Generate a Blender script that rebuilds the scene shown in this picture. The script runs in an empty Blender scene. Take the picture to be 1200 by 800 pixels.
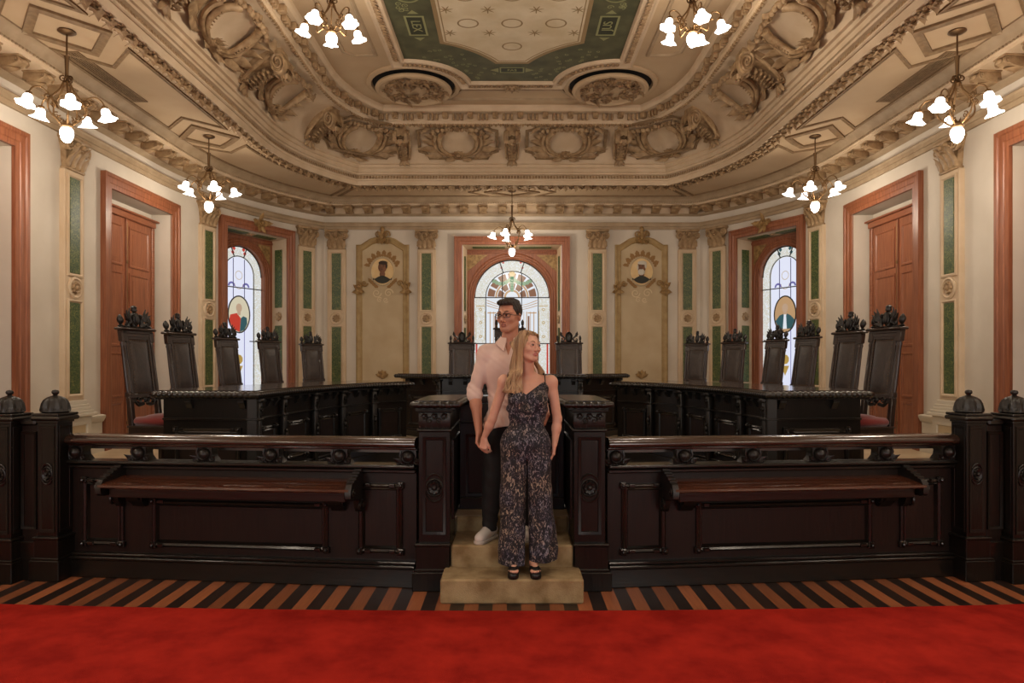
import bpy, math, random
import numpy as np
from math import sin, cos, pi, sqrt, atan2, radians
rnd = random.Random(7)
SC = bpy.context.scene
COL = SC.collection

# ------------------------------------------------------------------ mesh builder
class MB:
    def __init__(s, T=None):
        s.V = []; s.F = []; s.M = []; s.n = 0; s.T = T; s.m = 0
    def add(s, vf, T=None, m=None):
        v, f = vf
        v = np.asarray(v, float).reshape(-1, 3)
        if T is not None: v = T(v)
        if s.T is not None: v = s.T(v)
        s.V.append(v); mm = s.m if m is None else m
        for q in f:
            s.F.append([i + s.n for i in q]); s.M.append(mm)
        s.n += len(v)
        return s
    def build(s, name, mats, parent=None, angle=35, loc=None, recalc=True):
        me = bpy.data.meshes.new(name)
        V = np.concatenate(s.V) if s.V else np.zeros((0, 3))
        me.from_pydata(V.tolist(), [], s.F)
        if not isinstance(mats, (list, tuple)): mats = [mats]
        for m in mats: me.materials.append(m)
        if len(mats) > 1: me.polygons.foreach_set('material_index', s.M)
        me.validate()
        if recalc:
            import bmesh
            b = bmesh.new(); b.from_mesh(me)
            bmesh.ops.recalc_face_normals(b, faces=b.faces)
            b.to_mesh(me); b.free()
        if angle:
            me.polygons.foreach_set('use_smooth', [True] * len(me.polygons))
            me.set_sharp_from_angle(angle=radians(angle))
        me.update()
        o = bpy.data.objects.new(name, me); COL.objects.link(o)
        if parent: o.parent = parent
        if loc: o.location = loc
        return o

def tr(x=0, y=0, z=0, rz=0, ry=0, rx=0, s=1):
    cx, sx_, cy, sy_, cz, sz_ = cos(rx), sin(rx), cos(ry), sin(ry), cos(rz), sin(rz)
    Rx = np.array([[1,0,0],[0,cx,-sx_],[0,sx_,cx]]); Ry = np.array([[cy,0,sy_],[0,1,0],[-sy_,0,cy]])
    Rz = np.array([[cz,-sz_,0],[sz_,cz,0],[0,0,1]]); R = Rz @ Ry @ Rx
    sc = np.array([s, s, s]) if np.isscalar(s) else np.array(s)
    o = np.array([x, y, z])
    return lambda v: (v * sc) @ R.T + o
def mirx(v): return v * np.array([-1, 1, 1])

def box(cx, cy, cz, sx, sy, sz, b=0.0):
    hx, hy, hz = sx/2, sy/2, sz/2
    if b <= 0:
        v = [(cx+i*hx, cy+j*hy, cz+k*hz) for i in (-1,1) for j in (-1,1) for k in (-1,1)]
        return v, [(0,1,3,2),(4,6,7,5),(0,4,5,1),(2,3,7,6),(0,2,6,4),(1,5,7,3)]
    b = min(b, hx*.9, hy*.9, hz*.9)
    v = []; idx = {}
    for i in (-1,1):
        for j in (-1,1):
            for k in (-1,1):
                for a in range(3):
                    d = [hx-b, hy-b, hz-b]; d[a] += b
                    idx[i,j,k,a] = len(v); v.append((cx+i*d[0], cy+j*d[1], cz+k*d[2]))
    f = []
    sg = (-1, 1)
    for i in sg:
        f.append([idx[i,-1,-1,0], idx[i,1,-1,0], idx[i,1,1,0], idx[i,-1,1,0]])
        f.append([idx[-1,i,-1,1], idx[1,i,-1,1], idx[1,i,1,1], idx[-1,i,1,1]])
        f.append([idx[-1,-1,i,2], idx[1,-1,i,2], idx[1,1,i,2], idx[-1,1,i,2]])
        for j in sg:
            f.append([idx[i,j,-1,0], idx[i,j,1,0], idx[i,j,1,1], idx[i,j,-1,1]])
            f.append([idx[i,-1,j,0], idx[i,1,j,0], idx[i,1,j,2], idx[i,-1,j,2]])
            f.append([idx[-1,i,j,1], idx[1,i,j,1], idx[1,i,j,2], idx[-1,i,j,2]])
            for k in sg: f.append([idx[i,j,k,0], idx[i,j,k,1], idx[i,j,k,2]])
    return v, f

def lathe(prof, n=16, flute=None, a0=0, a1=2*pi, cap=True):
    """prof (r,z) list; flute(a, r, z)->r"""
    full = abs(a1-a0-2*pi) < 1e-6
    m = n if full else n+1
    v = []
    for r, z in prof:
        for i in range(m):
            a = a0+(a1-a0)*i/n
            rr = flute(a, r, z) if flute else r
            v.append((rr*cos(a), rr*sin(a), z))
    f = []
    for j in range(len(prof)-1):
        for i in range(n):
            i2 = (i+1) % m
            f.append((j*m+i, j*m+i2, (j+1)*m+i2, (j+1)*m+i))
    if cap and full:
        f.append(tuple(range(m))[::-1]); f.append(tuple((len(prof)-1)*m+i for i in range(m)))
    return v, f

def ell(cx, cy, cz, rx, ry, rz, n=10, m=6):
    prof = [(sin(pi*j/m), -cos(pi*j/m)) for j in range(1, m)]
    v = [(cx, cy, cz-rz)]
    for r, z in prof:
        for i in range(n):
            a = 2*pi*i/n; v.append((cx+rx*r*cos(a), cy+ry*r*sin(a), cz+rz*z))
    v.append((cx, cy, cz+rz)); L = len(v)-1; f = []
    for i in range(n):
        i2 = (i+1) % n
        f.append((0, 1+i2, 1+i)); f.append((L, L-n+i, L-n+i2))
        for j in range(m-2):
            f.append((1+j*n+i, 1+j*n+i2, 1+(j+1)*n+i2, 1+(j+1)*n+i))
    return v, f

def tube(pts, r, n=8, flat=1.0, closed=False, up=None):
    P = np.asarray(pts, float); N = len(P)
    R = np.full(N, r) if np.isscalar(r) else np.asarray(r, float)
    if closed: Tn = np.roll(P, -1, 0) - np.roll(P, 1, 0)
    else: Tn = np.gradient(P, axis=0)
    Tn /= np.linalg.norm(Tn, axis=1)[:, None] + 1e-12
    u = np.array(up if up is not None else (0, 0, 1.0))
    if abs(Tn[0] @ u) > .95: u = np.array((0, 1.0, 0)) if abs(Tn[0][1]) < .9 else np.array((1.0, 0, 0))
    v = []
    for i in range(N):
        a = u - Tn[i]*(u @ Tn[i]); la = np.linalg.norm(a)
        if la < 1e-6: a = prev
        else: a = a/la
        if up is None: u = a
        prev = a
        b = np.cross(Tn[i], a)
        for k in range(n):
            t = 2*pi*k/n
            v.append(P[i] + R[i]*(cos(t)*a*flat + sin(t)*b))
    f = []
    for i in range(N if closed else N-1):
        i2 = (i+1) % N
        for k in range(n):
            k2 = (k+1) % n
            f.append((i*n+k, i*n+k2, i2*n+k2, i2*n+k))
    if not closed:
        f.append(tuple(range(n))[::-1]); f.append(tuple((N-1)*n+k for k in range(n)))
    return v, f

def bez(pts, n=12):
    """Catmull-Rom through pts"""
    P = np.asarray(pts, float); out = []
    Q = np.vstack([2*P[0]-P[1], P, 2*P[-1]-P[-2]])
    for i in range(1, len(Q)-2):
        for k in range(n):
            t = k/n
            out.append(.5*((2*Q[i]) + (Q[i+1]-Q[i-1])*t + (2*Q[i-1]-5*Q[i]+4*Q[i+1]-Q[i+2])*t*t + (3*Q[i]-Q[i-1]-3*Q[i+1]+Q[i+2])*t**3))
    out.append(P[-1]); return np.array(out)

def prism(poly, z0, z1):
    n = len(poly)
    v = [(x, y, z0) for x, y in poly] + [(x, y, z1) for x, y in poly]
    f = [tuple(range(n))[::-1], tuple(range(n, 2*n))]
    f += [(i, (i+1) % n, n+(i+1) % n, n+i) for i in range(n)]
    return v, f

def leaf(L=1.0, W=.4, curl=.3, n=7, lobes=3, thick=.03):
    """acanthus-ish leaf along +y from the origin in the xy plane, z out, tip curled outwards"""
    v = []; f = []
    for i in range(n+1):
        t = i/n
        w = W*.5*(sin(pi*min(1, t*.92+.1))**.7)*(1+.22*cos(t*lobes*2*pi)) if t < 1 else 0.01*W
        z = curl*t*t*L
        y = L*t*(1-.15*curl*t)
        for q, d in ((-1, 0), (-.5, .6), (0, 1.0), (.5, .6), (1, 0)):
            v.append((q*w, y - abs(q)*w*.25, z + thick*d*(1-t*.5)))
    for i in range(n):
        for k in range(4):
            f.append((i*5+k, i*5+k+1, (i+1)*5+k+1, (i+1)*5+k))
    return v, f

def spiral(r=.1, turns=1.75, th=.02, n=40, n2=6, tail=None, sgn=1, flat=1):
    """spiral in the xz... plane xy, centred; grows to radius r"""
    P = []; R = []
    for i in range(n+1):
        t = i/n; a = sgn*turns*2*pi*t
        rr = r*(.12+.88*t)
        P.append((rr*cos(a), rr*sin(a), (1-t)*th*1.2)); R.append(th*(.55+.45*t))
    if tail:
        for p in tail: P.append(p); R.append(th)
    return tube(P, R, n2, flat=flat, up=(0, 0, 1))

def rosette(r=.1, petals=6, h=.03):
    v = [(0, 0, h*1.2)]; n = petals*4
    for j, (q, zz) in enumerate(((.3, 1.1), (.35, .6), (.8, .95), (1, .1))):
        for i in range(n):
            a = 2*pi*i/n; k = 1 if j < 2 else .8+.2*abs(cos(a*petals/2))
            v.append((r*q*k*cos(a), r*q*k*sin(a), h*zz))
    f = [(0, 1+i, 1+(i+1) % n) for i in range(n)]
    for j in range(3):
        for i in range(n):
            i2 = (i+1) % n
            f.append((1+j*n+i, 1+(j+1)*n+i, 1+(j+1)*n+i2, 1+j*n+i2))
    return v, f

def mould(path, prof, closed=True, mp=None):
    """sweep prof [(offset to the left of the path, height)] along a 2-D path with mitres"""
    P = np.asarray(path, float); N = len(P); M = []
    for i in range(N):
        a = P[i]-P[i-1] if (closed or i > 0) else P[1]-P[0]
        b = P[(i+1) % N]-P[i] if (closed or i < N-1) else a
        a = a/np.linalg.norm(a); b = b/np.linalg.norm(b)
        na = np.array((-a[1], a[0])); nb = np.array((-b[1], b[0]))
        m = na+nb; m /= max(1e-6, np.linalg.norm(m)); m /= max(.35, m @ na)
        M.append(m)
    k = len(prof); v = []
    for i in range(N):
        for o, h in prof:
            q = P[i]+M[i]*o; v.append((q[0], q[1], h))
    v = np.array(v)
    if mp is None: v = v[:, [0, 2, 1]]
    else: v = mp(v)
    f = []
    for i in range(N if closed else N-1):
        i2 = (i+1) % N
        for j in range(k-1):
            f.append((i*k+j, i*k+j+1, i2*k+j+1, i2*k+j))
    if not closed:
        f.append(tuple(range(k))); f.append(tuple((N-1)*k+j for j in range(k))[::-1])
    return v, f
def XY(v): return v
def XZn(v): return np.stack([v[:,0], -v[:,2], v[:,1]], 1)

def rect(x0, z0, x1, z1): return [(x0, z0), (x1, z0), (x1, z1), (x0, z1)]
def polyplate(poly, h0, h1):
    """poly in (x,z), extruded along y h0..h1"""
    v, f = prism(poly, h0, h1); v = np.array(v)[:, [0, 2, 1]]
    return v, f
def colplate(xs, za, zb, y0, y1):
    """vertical-column filled shape between curves za(x), zb(x)"""
    v = []; n = len(xs)
    for y in (y0, y1):
        for i, x in enumerate(xs):
            v.append((x, y, za[i])); v.append((x, y, zb[i]))
    f = []
    o = 2*n
    for i in range(n-1):
        a = 2*i
        f += [(a, a+1, a+3, a+2), (o+a, o+a+2, o+a+3, o+a+1), (a, a+2, o+a+2, o+a), (a+1, o+a+1, o+a+3, a+3)]
    f += [(0, o, o+1, 1), (2*n-2, 2*n-1, o+2*n-1, o+2*n-2)]
    return v, f

# ------------------------------------------------------------------ objects
def thing(name, label=None, cat=None, loc=(0,0,0), rz=0, group=None, kind=None, scale=None):
    o = bpy.data.objects.new(name, None); COL.objects.link(o)
    o.empty_display_size = .1
    o.location = loc; o.rotation_euler = (0, 0, rz)
    if scale: o.scale = scale
    return tag(o, label, cat, group, kind)
def tag(o, label=None, cat=None, group=None, kind=None):
    if label: o['label'] = label
    if cat: o['category'] = cat
    if group: o['group'] = group
    if kind: o['kind'] = kind
    return o
def kids(o): return [c for c in bpy.data.objects if c.parent == o]
def dup(o, loc=None, rz=None, label=None, group=None, scale=None, tree=None):
    tree = tree or {}
    r = o.copy(); COL.objects.link(r)
    for c in CH(o):
        d = c.copy(); COL.objects.link(d); d.parent = r
        for g in CH(c):
            e = g.copy(); COL.objects.link(e); e.parent = d
    if loc is not None: r.location = loc
    if rz is not None: r.rotation_euler = (0, 0, rz)
    if scale is not None: r.scale = scale
    if label: r['label'] = label
    if group: r['group'] = group
    return r
def CH(o): return [c for c in list(COL.objects) if c.parent == o]

# ------------------------------------------------------------------ materials
def _new(name):
    m = bpy.data.materials.new(name); m.use_nodes = True
    nt = m.node_tree; b = nt.nodes['Principled BSDF']
    return m, nt, b
def srgb(r, g, b):
    def c(x):
        x /= 255
        return x/12.92 if x <= .04045 else ((x+.055)/1.055)**2.4
    return (c(r), c(g), c(b), 1)
def mat(name, col, rough=.6, metal=0, col2=None, scale=6, stretch=(1,1,1), detail=4, bump=0, bscale=None, coat=0, spec=.5, ramp=(.35,.65), sheen=0):
    m, nt, b = _new(name); N = nt.nodes; L = nt.links
    b.inputs['Base Color'].default_value = col
    b.inputs['Roughness'].default_value = rough; b.inputs['Metallic'].default_value = metal
    b.inputs['Specular IOR Level'].default_value = spec
    if coat: b.inputs['Coat Weight'].default_value = coat; b.inputs['Coat Roughness'].default_value = .12
    if sheen: b.inputs['Sheen Weight'].default_value = sheen
    if col2 or bump:
        tc = N.new('ShaderNodeTexCoord'); mp = N.new('ShaderNodeMapping'); mp.inputs['Scale'].default_value = stretch
        L.new(tc.outputs['Object'], mp.inputs['Vector'])
    if col2:
        no = N.new('ShaderNodeTexNoise'); no.inputs['Scale'].default_value = scale; no.inputs['Detail'].default_value = detail
        L.new(mp.outputs[0], no.inputs['Vector'])
        r = N.new('ShaderNodeValToRGB'); r.color_ramp.elements[0].position = ramp[0]; r.color_ramp.elements[1].position = ramp[1]
        r.color_ramp.elements[0].color = col; r.color_ramp.elements[1].color = col2
        L.new(no.outputs['Fac'], r.inputs[0]); L.new(r.outputs[0], b.inputs['Base Color'])
    if bump:
        n2 = N.new('ShaderNodeTexNoise'); n2.inputs['Scale'].default_value = bscale or scale; n2.inputs['Detail'].default_value = 4
        L.new(mp.outputs[0], n2.inputs['Vector'])
        bp = N.new('ShaderNodeBump'); bp.inputs['Strength'].default_value = bump; bp.inputs['Distance'].default_value = .02
        L.new(n2.outputs['Fac'], bp.inputs['Height']); L.new(bp.outputs[0], b.inputs['Normal'])
    return m
def emis(name, col, st, base=(.8,.8,.8,1)):
    m, nt, b = _new(name); b.inputs['Base Color'].default_value = base
    b.inputs['Emission Color'].default_value = col; b.inputs['Emission Strength'].default_value = st
    b.inputs['Roughness'].default_value = .3
    return m

M = {}
M['wall'] = mat('wall plaster', srgb(206,196,182), .75, col2=srgb(196,185,170), scale=1.5, bump=.05, bscale=30)
M['cream'] = mat('cream plaster', srgb(204,182,154), .7, col2=srgb(192,168,138), scale=3)
M['ceil'] = mat('ceiling plaster', srgb(190,166,134), .8, col2=srgb(180,154,122), scale=1.2)
M['trimtan'] = mat('tan moulding', srgb(168,146,118), .65, col2=srgb(152,130,102), scale=5)
M['strip'] = mat('brown ceiling strip', srgb(140,115,84), .7, col2=srgb(120,96,68), scale=14)
M['orn'] = mat('antiqued ornament plaster', srgb(172,144,108), .6, col2=srgb(120,92,62), scale=9, detail=6, ramp=(.35,.7))
M['orndark'] = mat('dark antiqued plaster', srgb(156,126,90), .6, col2=srgb(104,78,50), scale=10, detail=6)
M['niche'] = mat('niche beige paint', srgb(186,166,134), .7, col2=srgb(176,154,120), scale=2)
M['nichetrim'] = mat('niche ochre moulding', srgb(164,138,92), .6, col2=srgb(146,118,74), scale=8)
M['gold'] = mat('dull gilt', srgb(168,136,88), .5, metal=.15, col2=srgb(122,92,54), scale=14)
def woodmat(name, c1, c2, rough, grain=(9,9,.7), coat=0, scale=4, spec=.5):
    return mat(name, c1, rough, col2=c2, scale=scale, stretch=grain, detail=6, ramp=(.3,.7), coat=coat, bump=.08, bscale=scale*1.5, spec=spec)
M['redwood'] = woodmat('reddish door wood', srgb(150,92,62), srgb(118,66,42), .42)
M['redwoodh'] = woodmat('reddish wood across', srgb(150,92,62), srgb(118,66,42), .42, grain=(.7,9,9))
M['darkwood'] = woodmat('near black mahogany', srgb(25,19,14), srgb(15,12,9), .28, grain=(1,9,9), coat=.2)
M['darkwoodv'] = woodmat('near black mahogany upright', srgb(25,19,14), srgb(15,12,9), .32, coat=.12, spec=.35)
M['panelwood'] = woodmat('red brown mahogany panel', srgb(34,20,14), srgb(23,14,10), .42, coat=.0, spec=.35)
M['shelfwood'] = woodmat('polished shelf mahogany', srgb(84,47,32), srgb(60,32,22), .10, grain=(.8,9,9), coat=.5)
M['railwood'] = woodmat('polished rail mahogany', srgb(60,40,31), srgb(40,26,20), .2, grain=(.8,9,9), coat=.5)
M['chairwood'] = woodmat('dark chair walnut', srgb(50,34,27), srgb(32,21,17), .35, coat=.2)
M['carved'] = woodmat('black carved walnut', srgb(24,19,15), srgb(16,13,10), .42, coat=.05)
M['leather'] = mat('dark brown leather', srgb(60,49,44), .4, col2=srgb(46,38,34), scale=20, bump=.15, bscale=60)
M['cushion'] = mat('red velvet cushion', srgb(120,28,24), .85, sheen=.5)
M['brass'] = mat('aged brass', srgb(120,92,60), .5, metal=.8)
M['brassdark'] = mat('dark brass', srgb(96,72,46), .4, metal=.8)
M['steptan'] = mat('worn tan step carpet', srgb(168,146,108), .95, col2=srgb(126,102,68), scale=7, detail=8, bump=.3, bscale=150)
M['dais'] = mat('pale dais floor', srgb(190,170,140), .4, col2=srgb(176,154,124), scale=2)
M['marble'] = None
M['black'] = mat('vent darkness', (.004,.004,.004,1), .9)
M['white'] = mat('white dado paint', srgb(200,190,172), .6)

def ramp_mat(name, fn):
    m, nt, b = _new(name); fn(nt, b); return m
def _green(nt, b):
    N = nt.nodes; L = nt.links
    tc = N.new('ShaderNodeTexCoord')
    no = N.new('ShaderNodeTexNoise'); no.inputs['Scale'].default_value = 26; no.inputs['Detail'].default_value = 5; no.inputs['Distortion'].default_value = 2.5
    L.new(tc.outputs['Object'], no.inputs['Vector'])
    r = N.new('ShaderNodeValToRGB'); e = r.color_ramp.elements
    e[0].position = .42; e[0].color = srgb(44,62,32); e[1].position = .56; e[1].color = srgb(68,88,44)
    x = e.new(.62); x.color = srgb(150,140,80); y = e.new(.66); y.color = srgb(60,76,40)
    L.new(no.outputs['Fac'], r.inputs[0]); L.new(r.outputs[0], b.inputs['Base Color'])
    b.inputs['Roughness'].default_value = .5
M['green'] = ramp_mat('green damask panel', _green)
def _stripe(nt, b):
    N = nt.nodes; L = nt.links
    tc = N.new('ShaderNodeTexCoord'); sp = N.new('ShaderNodeSeparateXYZ'); L.new(tc.outputs['Object'], sp.inputs[0])
    d = N.new('ShaderNodeMath'); d.operation = 'DIVIDE'; d.inputs[1].default_value = .196; L.new(sp.outputs[0], d.inputs[0])
    a = N.new('ShaderNodeMath'); a.operation = 'ADD'; a.inputs[1].default_value = 50.18; L.new(d.outputs[0], a.inputs[0])
    fr = N.new('ShaderNodeMath'); fr.operation = 'FRACT'; L.new(a.outputs[0], fr.inputs[0])
    g = N.new('ShaderNodeMath'); g.operation = 'GREATER_THAN'; g.inputs[1].default_value = .5; L.new(fr.outputs[0], g.inputs[0])
    fl = N.new('ShaderNodeMath'); fl.operation = 'FLOOR'
    d2 = N.new('ShaderNodeMath'); d2.operation = 'MULTIPLY'; d2.inputs[1].default_value = 2; L.new(a.outputs[0], d2.inputs[0]); L.new(d2.outputs[0], fl.inputs[0])
    wn = N.new('ShaderNodeTexWhiteNoise'); wn.noise_dimensions = '1D'; L.new(fl.outputs[0], wn.inputs['W'])
    mp = N.new('ShaderNodeMapping'); mp.inputs['Scale'].default_value = (18, 1.2, 1); L.new(tc.outputs['Object'], mp.inputs[0])
    no = N.new('ShaderNodeTexNoise'); no.inputs['Scale'].default_value = 3; no.inputs['Detail'].default_value = 6; L.new(mp.outputs[0], no.inputs[0])
    m1 = N.new('ShaderNodeMix'); m1.data_type = 'RGBA'; m1.inputs[6].default_value = srgb(52,36,30); m1.inputs[7].default_value = srgb(34,24,20); L.new(no.outputs['Fac'], m1.inputs[0])
    m2 = N.new('ShaderNodeMix'); m2.data_type = 'RGBA'; m2.inputs[6].default_value = srgb(172,106,68); m2.inputs[7].default_value = srgb(122,70,44); L.new(no.outputs['Fac'], m2.inputs[0])
    m3 = N.new('ShaderNodeMix'); m3.data_type = 'RGBA'; L.new(g.outputs[0], m3.inputs[0]); L.new(m1.outputs[2], m3.inputs[6]); L.new(m2.outputs[2], m3.inputs[7])
    hs = N.new('ShaderNodeHueSaturation'); mr = N.new('ShaderNodeMapRange'); mr.inputs[3].default_value = .7; mr.inputs[4].default_value = 1.25
    L.new(wn.outputs[0], mr.inputs[0]); L.new(mr.outputs[0], hs.inputs['Value']); L.new(m3.outputs[2], hs.inputs['Color'])
    L.new(hs.outputs[0], b.inputs['Base Color']); b.inputs['Roughness'].default_value = .38
M['stripe'] = ramp_mat('striped parquet', _stripe)
def _carpet(nt, b):
    N = nt.nodes; L = nt.links
    tc = N.new('ShaderNodeTexCoord')
    no = N.new('ShaderNodeTexNoise'); no.inputs['Scale'].default_value = 3.2; no.inputs['Detail'].default_value = 8; no.inputs['Roughness'].default_value = .62
    L.new(tc.outputs['Object'], no.inputs[0])
    r = N.new('ShaderNodeValToRGB'); e = r.color_ramp.elements
    e[0].position = .35; e[0].color = srgb(142,27,20); e[1].position = .65; e[1].color = srgb(178,42,30)
    L.new(no.outputs['Fac'], r.inputs[0]); L.new(r.outputs[0], b.inputs['Base Color'])
    b.inputs['Roughness'].default_value = 1; b.inputs['Specular IOR Level'].default_value = .1
    n2 = N.new('ShaderNodeTexNoise'); n2.inputs['Scale'].default_value = 220; L.new(tc.outputs['Object'], n2.inputs[0])
    bp = N.new('ShaderNodeBump'); bp.inputs['Strength'].default_value = .5; bp.inputs['Distance'].default_value = .01
    L.new(n2.outputs[0], bp.inputs['Height']); L.new(bp.outputs[0], b.inputs['Normal'])
M['carpet'] = ramp_mat('red carpet pile', _carpet)

M['blackwood'] = woodmat('ebonised wood', srgb(22,16,12), srgb(14,10,8), .4)  # wood colour blackened to hold the shadow between the piers
# ------------------------------------------------------------------ room plan
R0, B0, CY, KB = 5.75, 15.0, 11.0, .82
YBACK = -3.0
def ringp(t):
    r = R0-t; B = B0-KB*t; xc = sqrt(max(.01, r*r-(B-CY)**2)); return r, B, xc, atan2(B-CY, xc)
_, _, XC0, TH0 = ringp(0)
SA = XC0; SL = XC0+R0*TH0            # s at the corner / at the start of the straight side
def sY(Y): return SL+(CY-Y)
def plan(s, t):
    a = abs(s); g = -1 if s < 0 else 1
    r, B, xc, th = ringp(t)
    if a <= SA: return g*a/SA*xc, B
    if a <= SL:
        q = th*(1-(a-SA)/(SL-SA)); return g*r*cos(q), CY+r*sin(q)
    return g*r, CY-(a-SL)
def pnorm(s):
    a = abs(s); g = -1 if s < 0 else 1
    if a < SA: return 0., -1.
    if a < SL:
        q = TH0*(1-(a-SA)/(SL-SA)); return -g*cos(q), -sin(q)
    return -g*1., 0.
def s_of_px(px):
    u = (600-px)/800.; lo, hi = 0, sY(2)
    k = abs(u)
    for _ in range(50):
        m = (lo+hi)/2; x, y = plan(m, 0)
        if x/y < k: lo = m
        else: hi = m
    return -lo if u > 0 else lo
def samples(s0, s1, step=.25, extra=()):
    S = {round(s0, 5), round(s1, 5)}
    for b in (-SL, -SA, 0, SA, SL):
        if s0 < b < s1: S.add(round(b, 5))
    for e in extra:
        if s0 < e < s1: S.add(round(e, 5))
    L = sorted(S); out = []
    for a, b in zip(L, L[1:]):
        straight = (abs(a+b)/2 > SL) or (abs(a+b)/2 < SA)
        n = 1 if straight else max(1, int(math.ceil((b-a)/step)))
        out += [a+(b-a)*i/n for i in range(n)]
    return out+[s1]
def psweep(s0, s1, prof, step=.25, caps=True, S=None):
    S = S or samples(s0, s1, step); k = len(prof); v = []
    for s in S:
        for t, z in prof:
            x, y = plan(s, t); v.append((x, y, z))
    f = []
    for i in range(len(S)-1):
        for j in range(k-1): f.append((i*k+j, (i+1)*k+j, (i+1)*k+j+1, i*k+j+1))
    if caps: f.append(tuple(range(k))); f.append(tuple((len(S)-1)*k+j for j in range(k)))
    return v, f
SE = sY(YBACK)
ZD = .45          # dais floor level

def wframe(s):
    """location and rotation so that local +y looks into the room"""
    x, y = plan(s, 0); nx, ny = pnorm(s)
    return x, y, atan2(ny, nx)-pi/2
def fwin(px0, px1):
    a, b = s_of_px(px0), s_of_px(px1); return (a+b)/2, abs(b-a)/2

# openings (s centre, half opening width, z0, z1)
WIN_C = 0.0
OPEN = []
sw = (abs(s_of_px(257))+abs(s_of_px(341)))/2
HWW = 1.09
OPEN.append((0.0, HWW, .95, 4.27))
for g in (-1, 1): OPEN.append((g*sw, .76, .95, 4.27))
sd = sY((9.51+11.72)/2); HDW = .88
for g in (-1, 1): OPEN.append((g*sd, HDW, ZD, 4.17))
sn = sY(6.86); HNW = .98
for g in (-1, 1): OPEN.append((g*sn, HNW, ZD, 4.17))
ZT = 5.35

def build_wall(name, s0, s1):
    mb = MB(); ex = []
    for c, h, a, b in OPEN: ex += [c-h, c+h]
    S = samples(s0, s1, .25, ex)
    for a, b in zip(S, S[1:]):
        m = (a+b)/2; zs = [(0, ZT)]
        for c, h, z0, z1 in OPEN:
            if c-h < m < c+h: zs = [(0, z0), (z1, ZT)]
        for z0, z1 in zs:
            p, q = plan(a, 0), plan(b, 0)
            p2, q2 = plan(a, -.12), plan(b, -.12)
            if z1-z0 < .01: continue
            mb.add(([(*p, z0), (*q, z0), (*q, z1), (*p, z1), (*p2, z0), (*q2, z0), (*q2, z1), (*p2, z1)],
                    [(0,1,2,3), (4,5,1,0), (3,2,6,7), (5,4,7,6), (4,0,3,7), (1,5,6,2)]))
    o = mb.build(name, M['wall'], angle=30, recalc=False); tag(o, kind='structure'); return o
build_wall('wall_left', -SE, -SA)
build_wall('wall_right', SA, SE)
build_wall('wall_back', -SA, SA)
# rear wall behind the viewer, with three made-up tall openings added to let light in
mb = MB()
for x0, x1, z0, z1 in ((-5.87,-4.4,0,6.6),(-2.6,-.9,0,6.6),(.9,2.6,0,6.6),(4.4,5.87,0,6.6),(-4.4,-2.6,0,1.0),(-.9,.9,0,1.0),(2.6,4.4,0,1.0),(-4.4,-2.6,4.3,6.6),(-.9,.9,4.3,6.6),(2.6,4.4,4.3,6.6)):
    mb.add(box((x0+x1)/2, YBACK-.1, (z0+z1)/2, x1-x0, .2, z1-z0))
tag(mb.build('wall_rear', M['wall']), kind='structure')

# ---- floors
mb = MB(); mb.add(box(0, 1.4, -.05, 11.7, 9.0, .1)); tag(mb.build('floor', M['stripe'], recalc=True), kind='structure')
mb = MB(); v = []; n = 24
edge = [(-5.7+11.4*i/n, 4.59+.13*((-5.7+11.4*i/n)/3.55)**2) for i in range(n+1)]
mb.add(prism([(-5.7,-2.95)]+[(5.7,-2.95)]+edge[::-1], .0, .014))
o = mb.build('carpet', M['carpet']); tag(o, 'wide plain red carpet covering the floor in front of the balustrade', 'carpet')
# dais
mb = MB(); S = samples(-sY(5.50), sY(5.50), .25)
mb.add(prism([plan(s, -.02) for s in S][::-1], 0, ZD)); tag(mb.build('floor_dais', M['dais']), kind='structure')

mb = MB(); mb.add(prism([(-.9,5.75),(.9,5.75),(2.3,6.6),(2.35,7.2),(2.2,7.9),(2.05,8.6),(1.8,9.3),(1.4,10.2),(1.3,11.1),(-1.3,11.1),(-1.4,10.2),(-1.8,9.3),(-2.05,8.6),(-2.2,7.9),(-2.35,7.2),(-2.3,6.6)], ZD, ZD+.012)); tag(mb.build('floor_well', M['darkwood']), kind='structure')
# ---- dado and chair rail between openings
gaps = []; lim = sorted([(c-h-.22, c+h+.22) for c, h, z0, z1 in OPEN if z0 < .9]); cur = -SE
for a, b in lim:
    gaps.append((cur, a)); cur = b
gaps.append((cur, SE))
mb = MB()
for a, b in gaps:
    mb.add(psweep(a, b, [(0,ZD),(.07,ZD),(.07,ZD+.14),(.05,ZD+.16),(.04,ZD+.17),(.04,.86),(.06,.87),(.075,.9),(.09,.93),(.09,.955),(.05,.965),(0,.97)]))
tag(mb.build('baseboard_dado', M['white']), kind='structure')

# ---- entablature
mb = MB()
mb.add(psweep(-SE, SE, [(0,4.60),(.035,4.60),(.035,4.66),(.055,4.665),(.055,4.72),(.075,4.74),(.07,4.755),(0,4.76)]))
mb.add(psweep(-SE, SE, [(0,4.895),(.05,4.90),(.07,4.915),(.11,4.925),(.11,4.94),(0,4.945)]))
o1 = mb.build('trim_1', M['trimtan']); tag(o1, kind='structure')
mb = MB()
mb.add(psweep(-SE, SE, [(0,4.945),(.06,4.95),(.07,5.07),(.36,5.075),(.37,5.10),(.40,5.105),(.40,5.125),(0,5.125)]))
o2 = mb.build('trim_2', M['cream']); tag(o2, kind='structure')
mb = MB()
mb.add(psweep(-SE, SE, [(.40,5.125),(.42,5.13),(.43,5.15),(.455,5.19),(.50,5.215),(.53,5.22),(.53,5.24),(.40,5.24)]))
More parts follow.
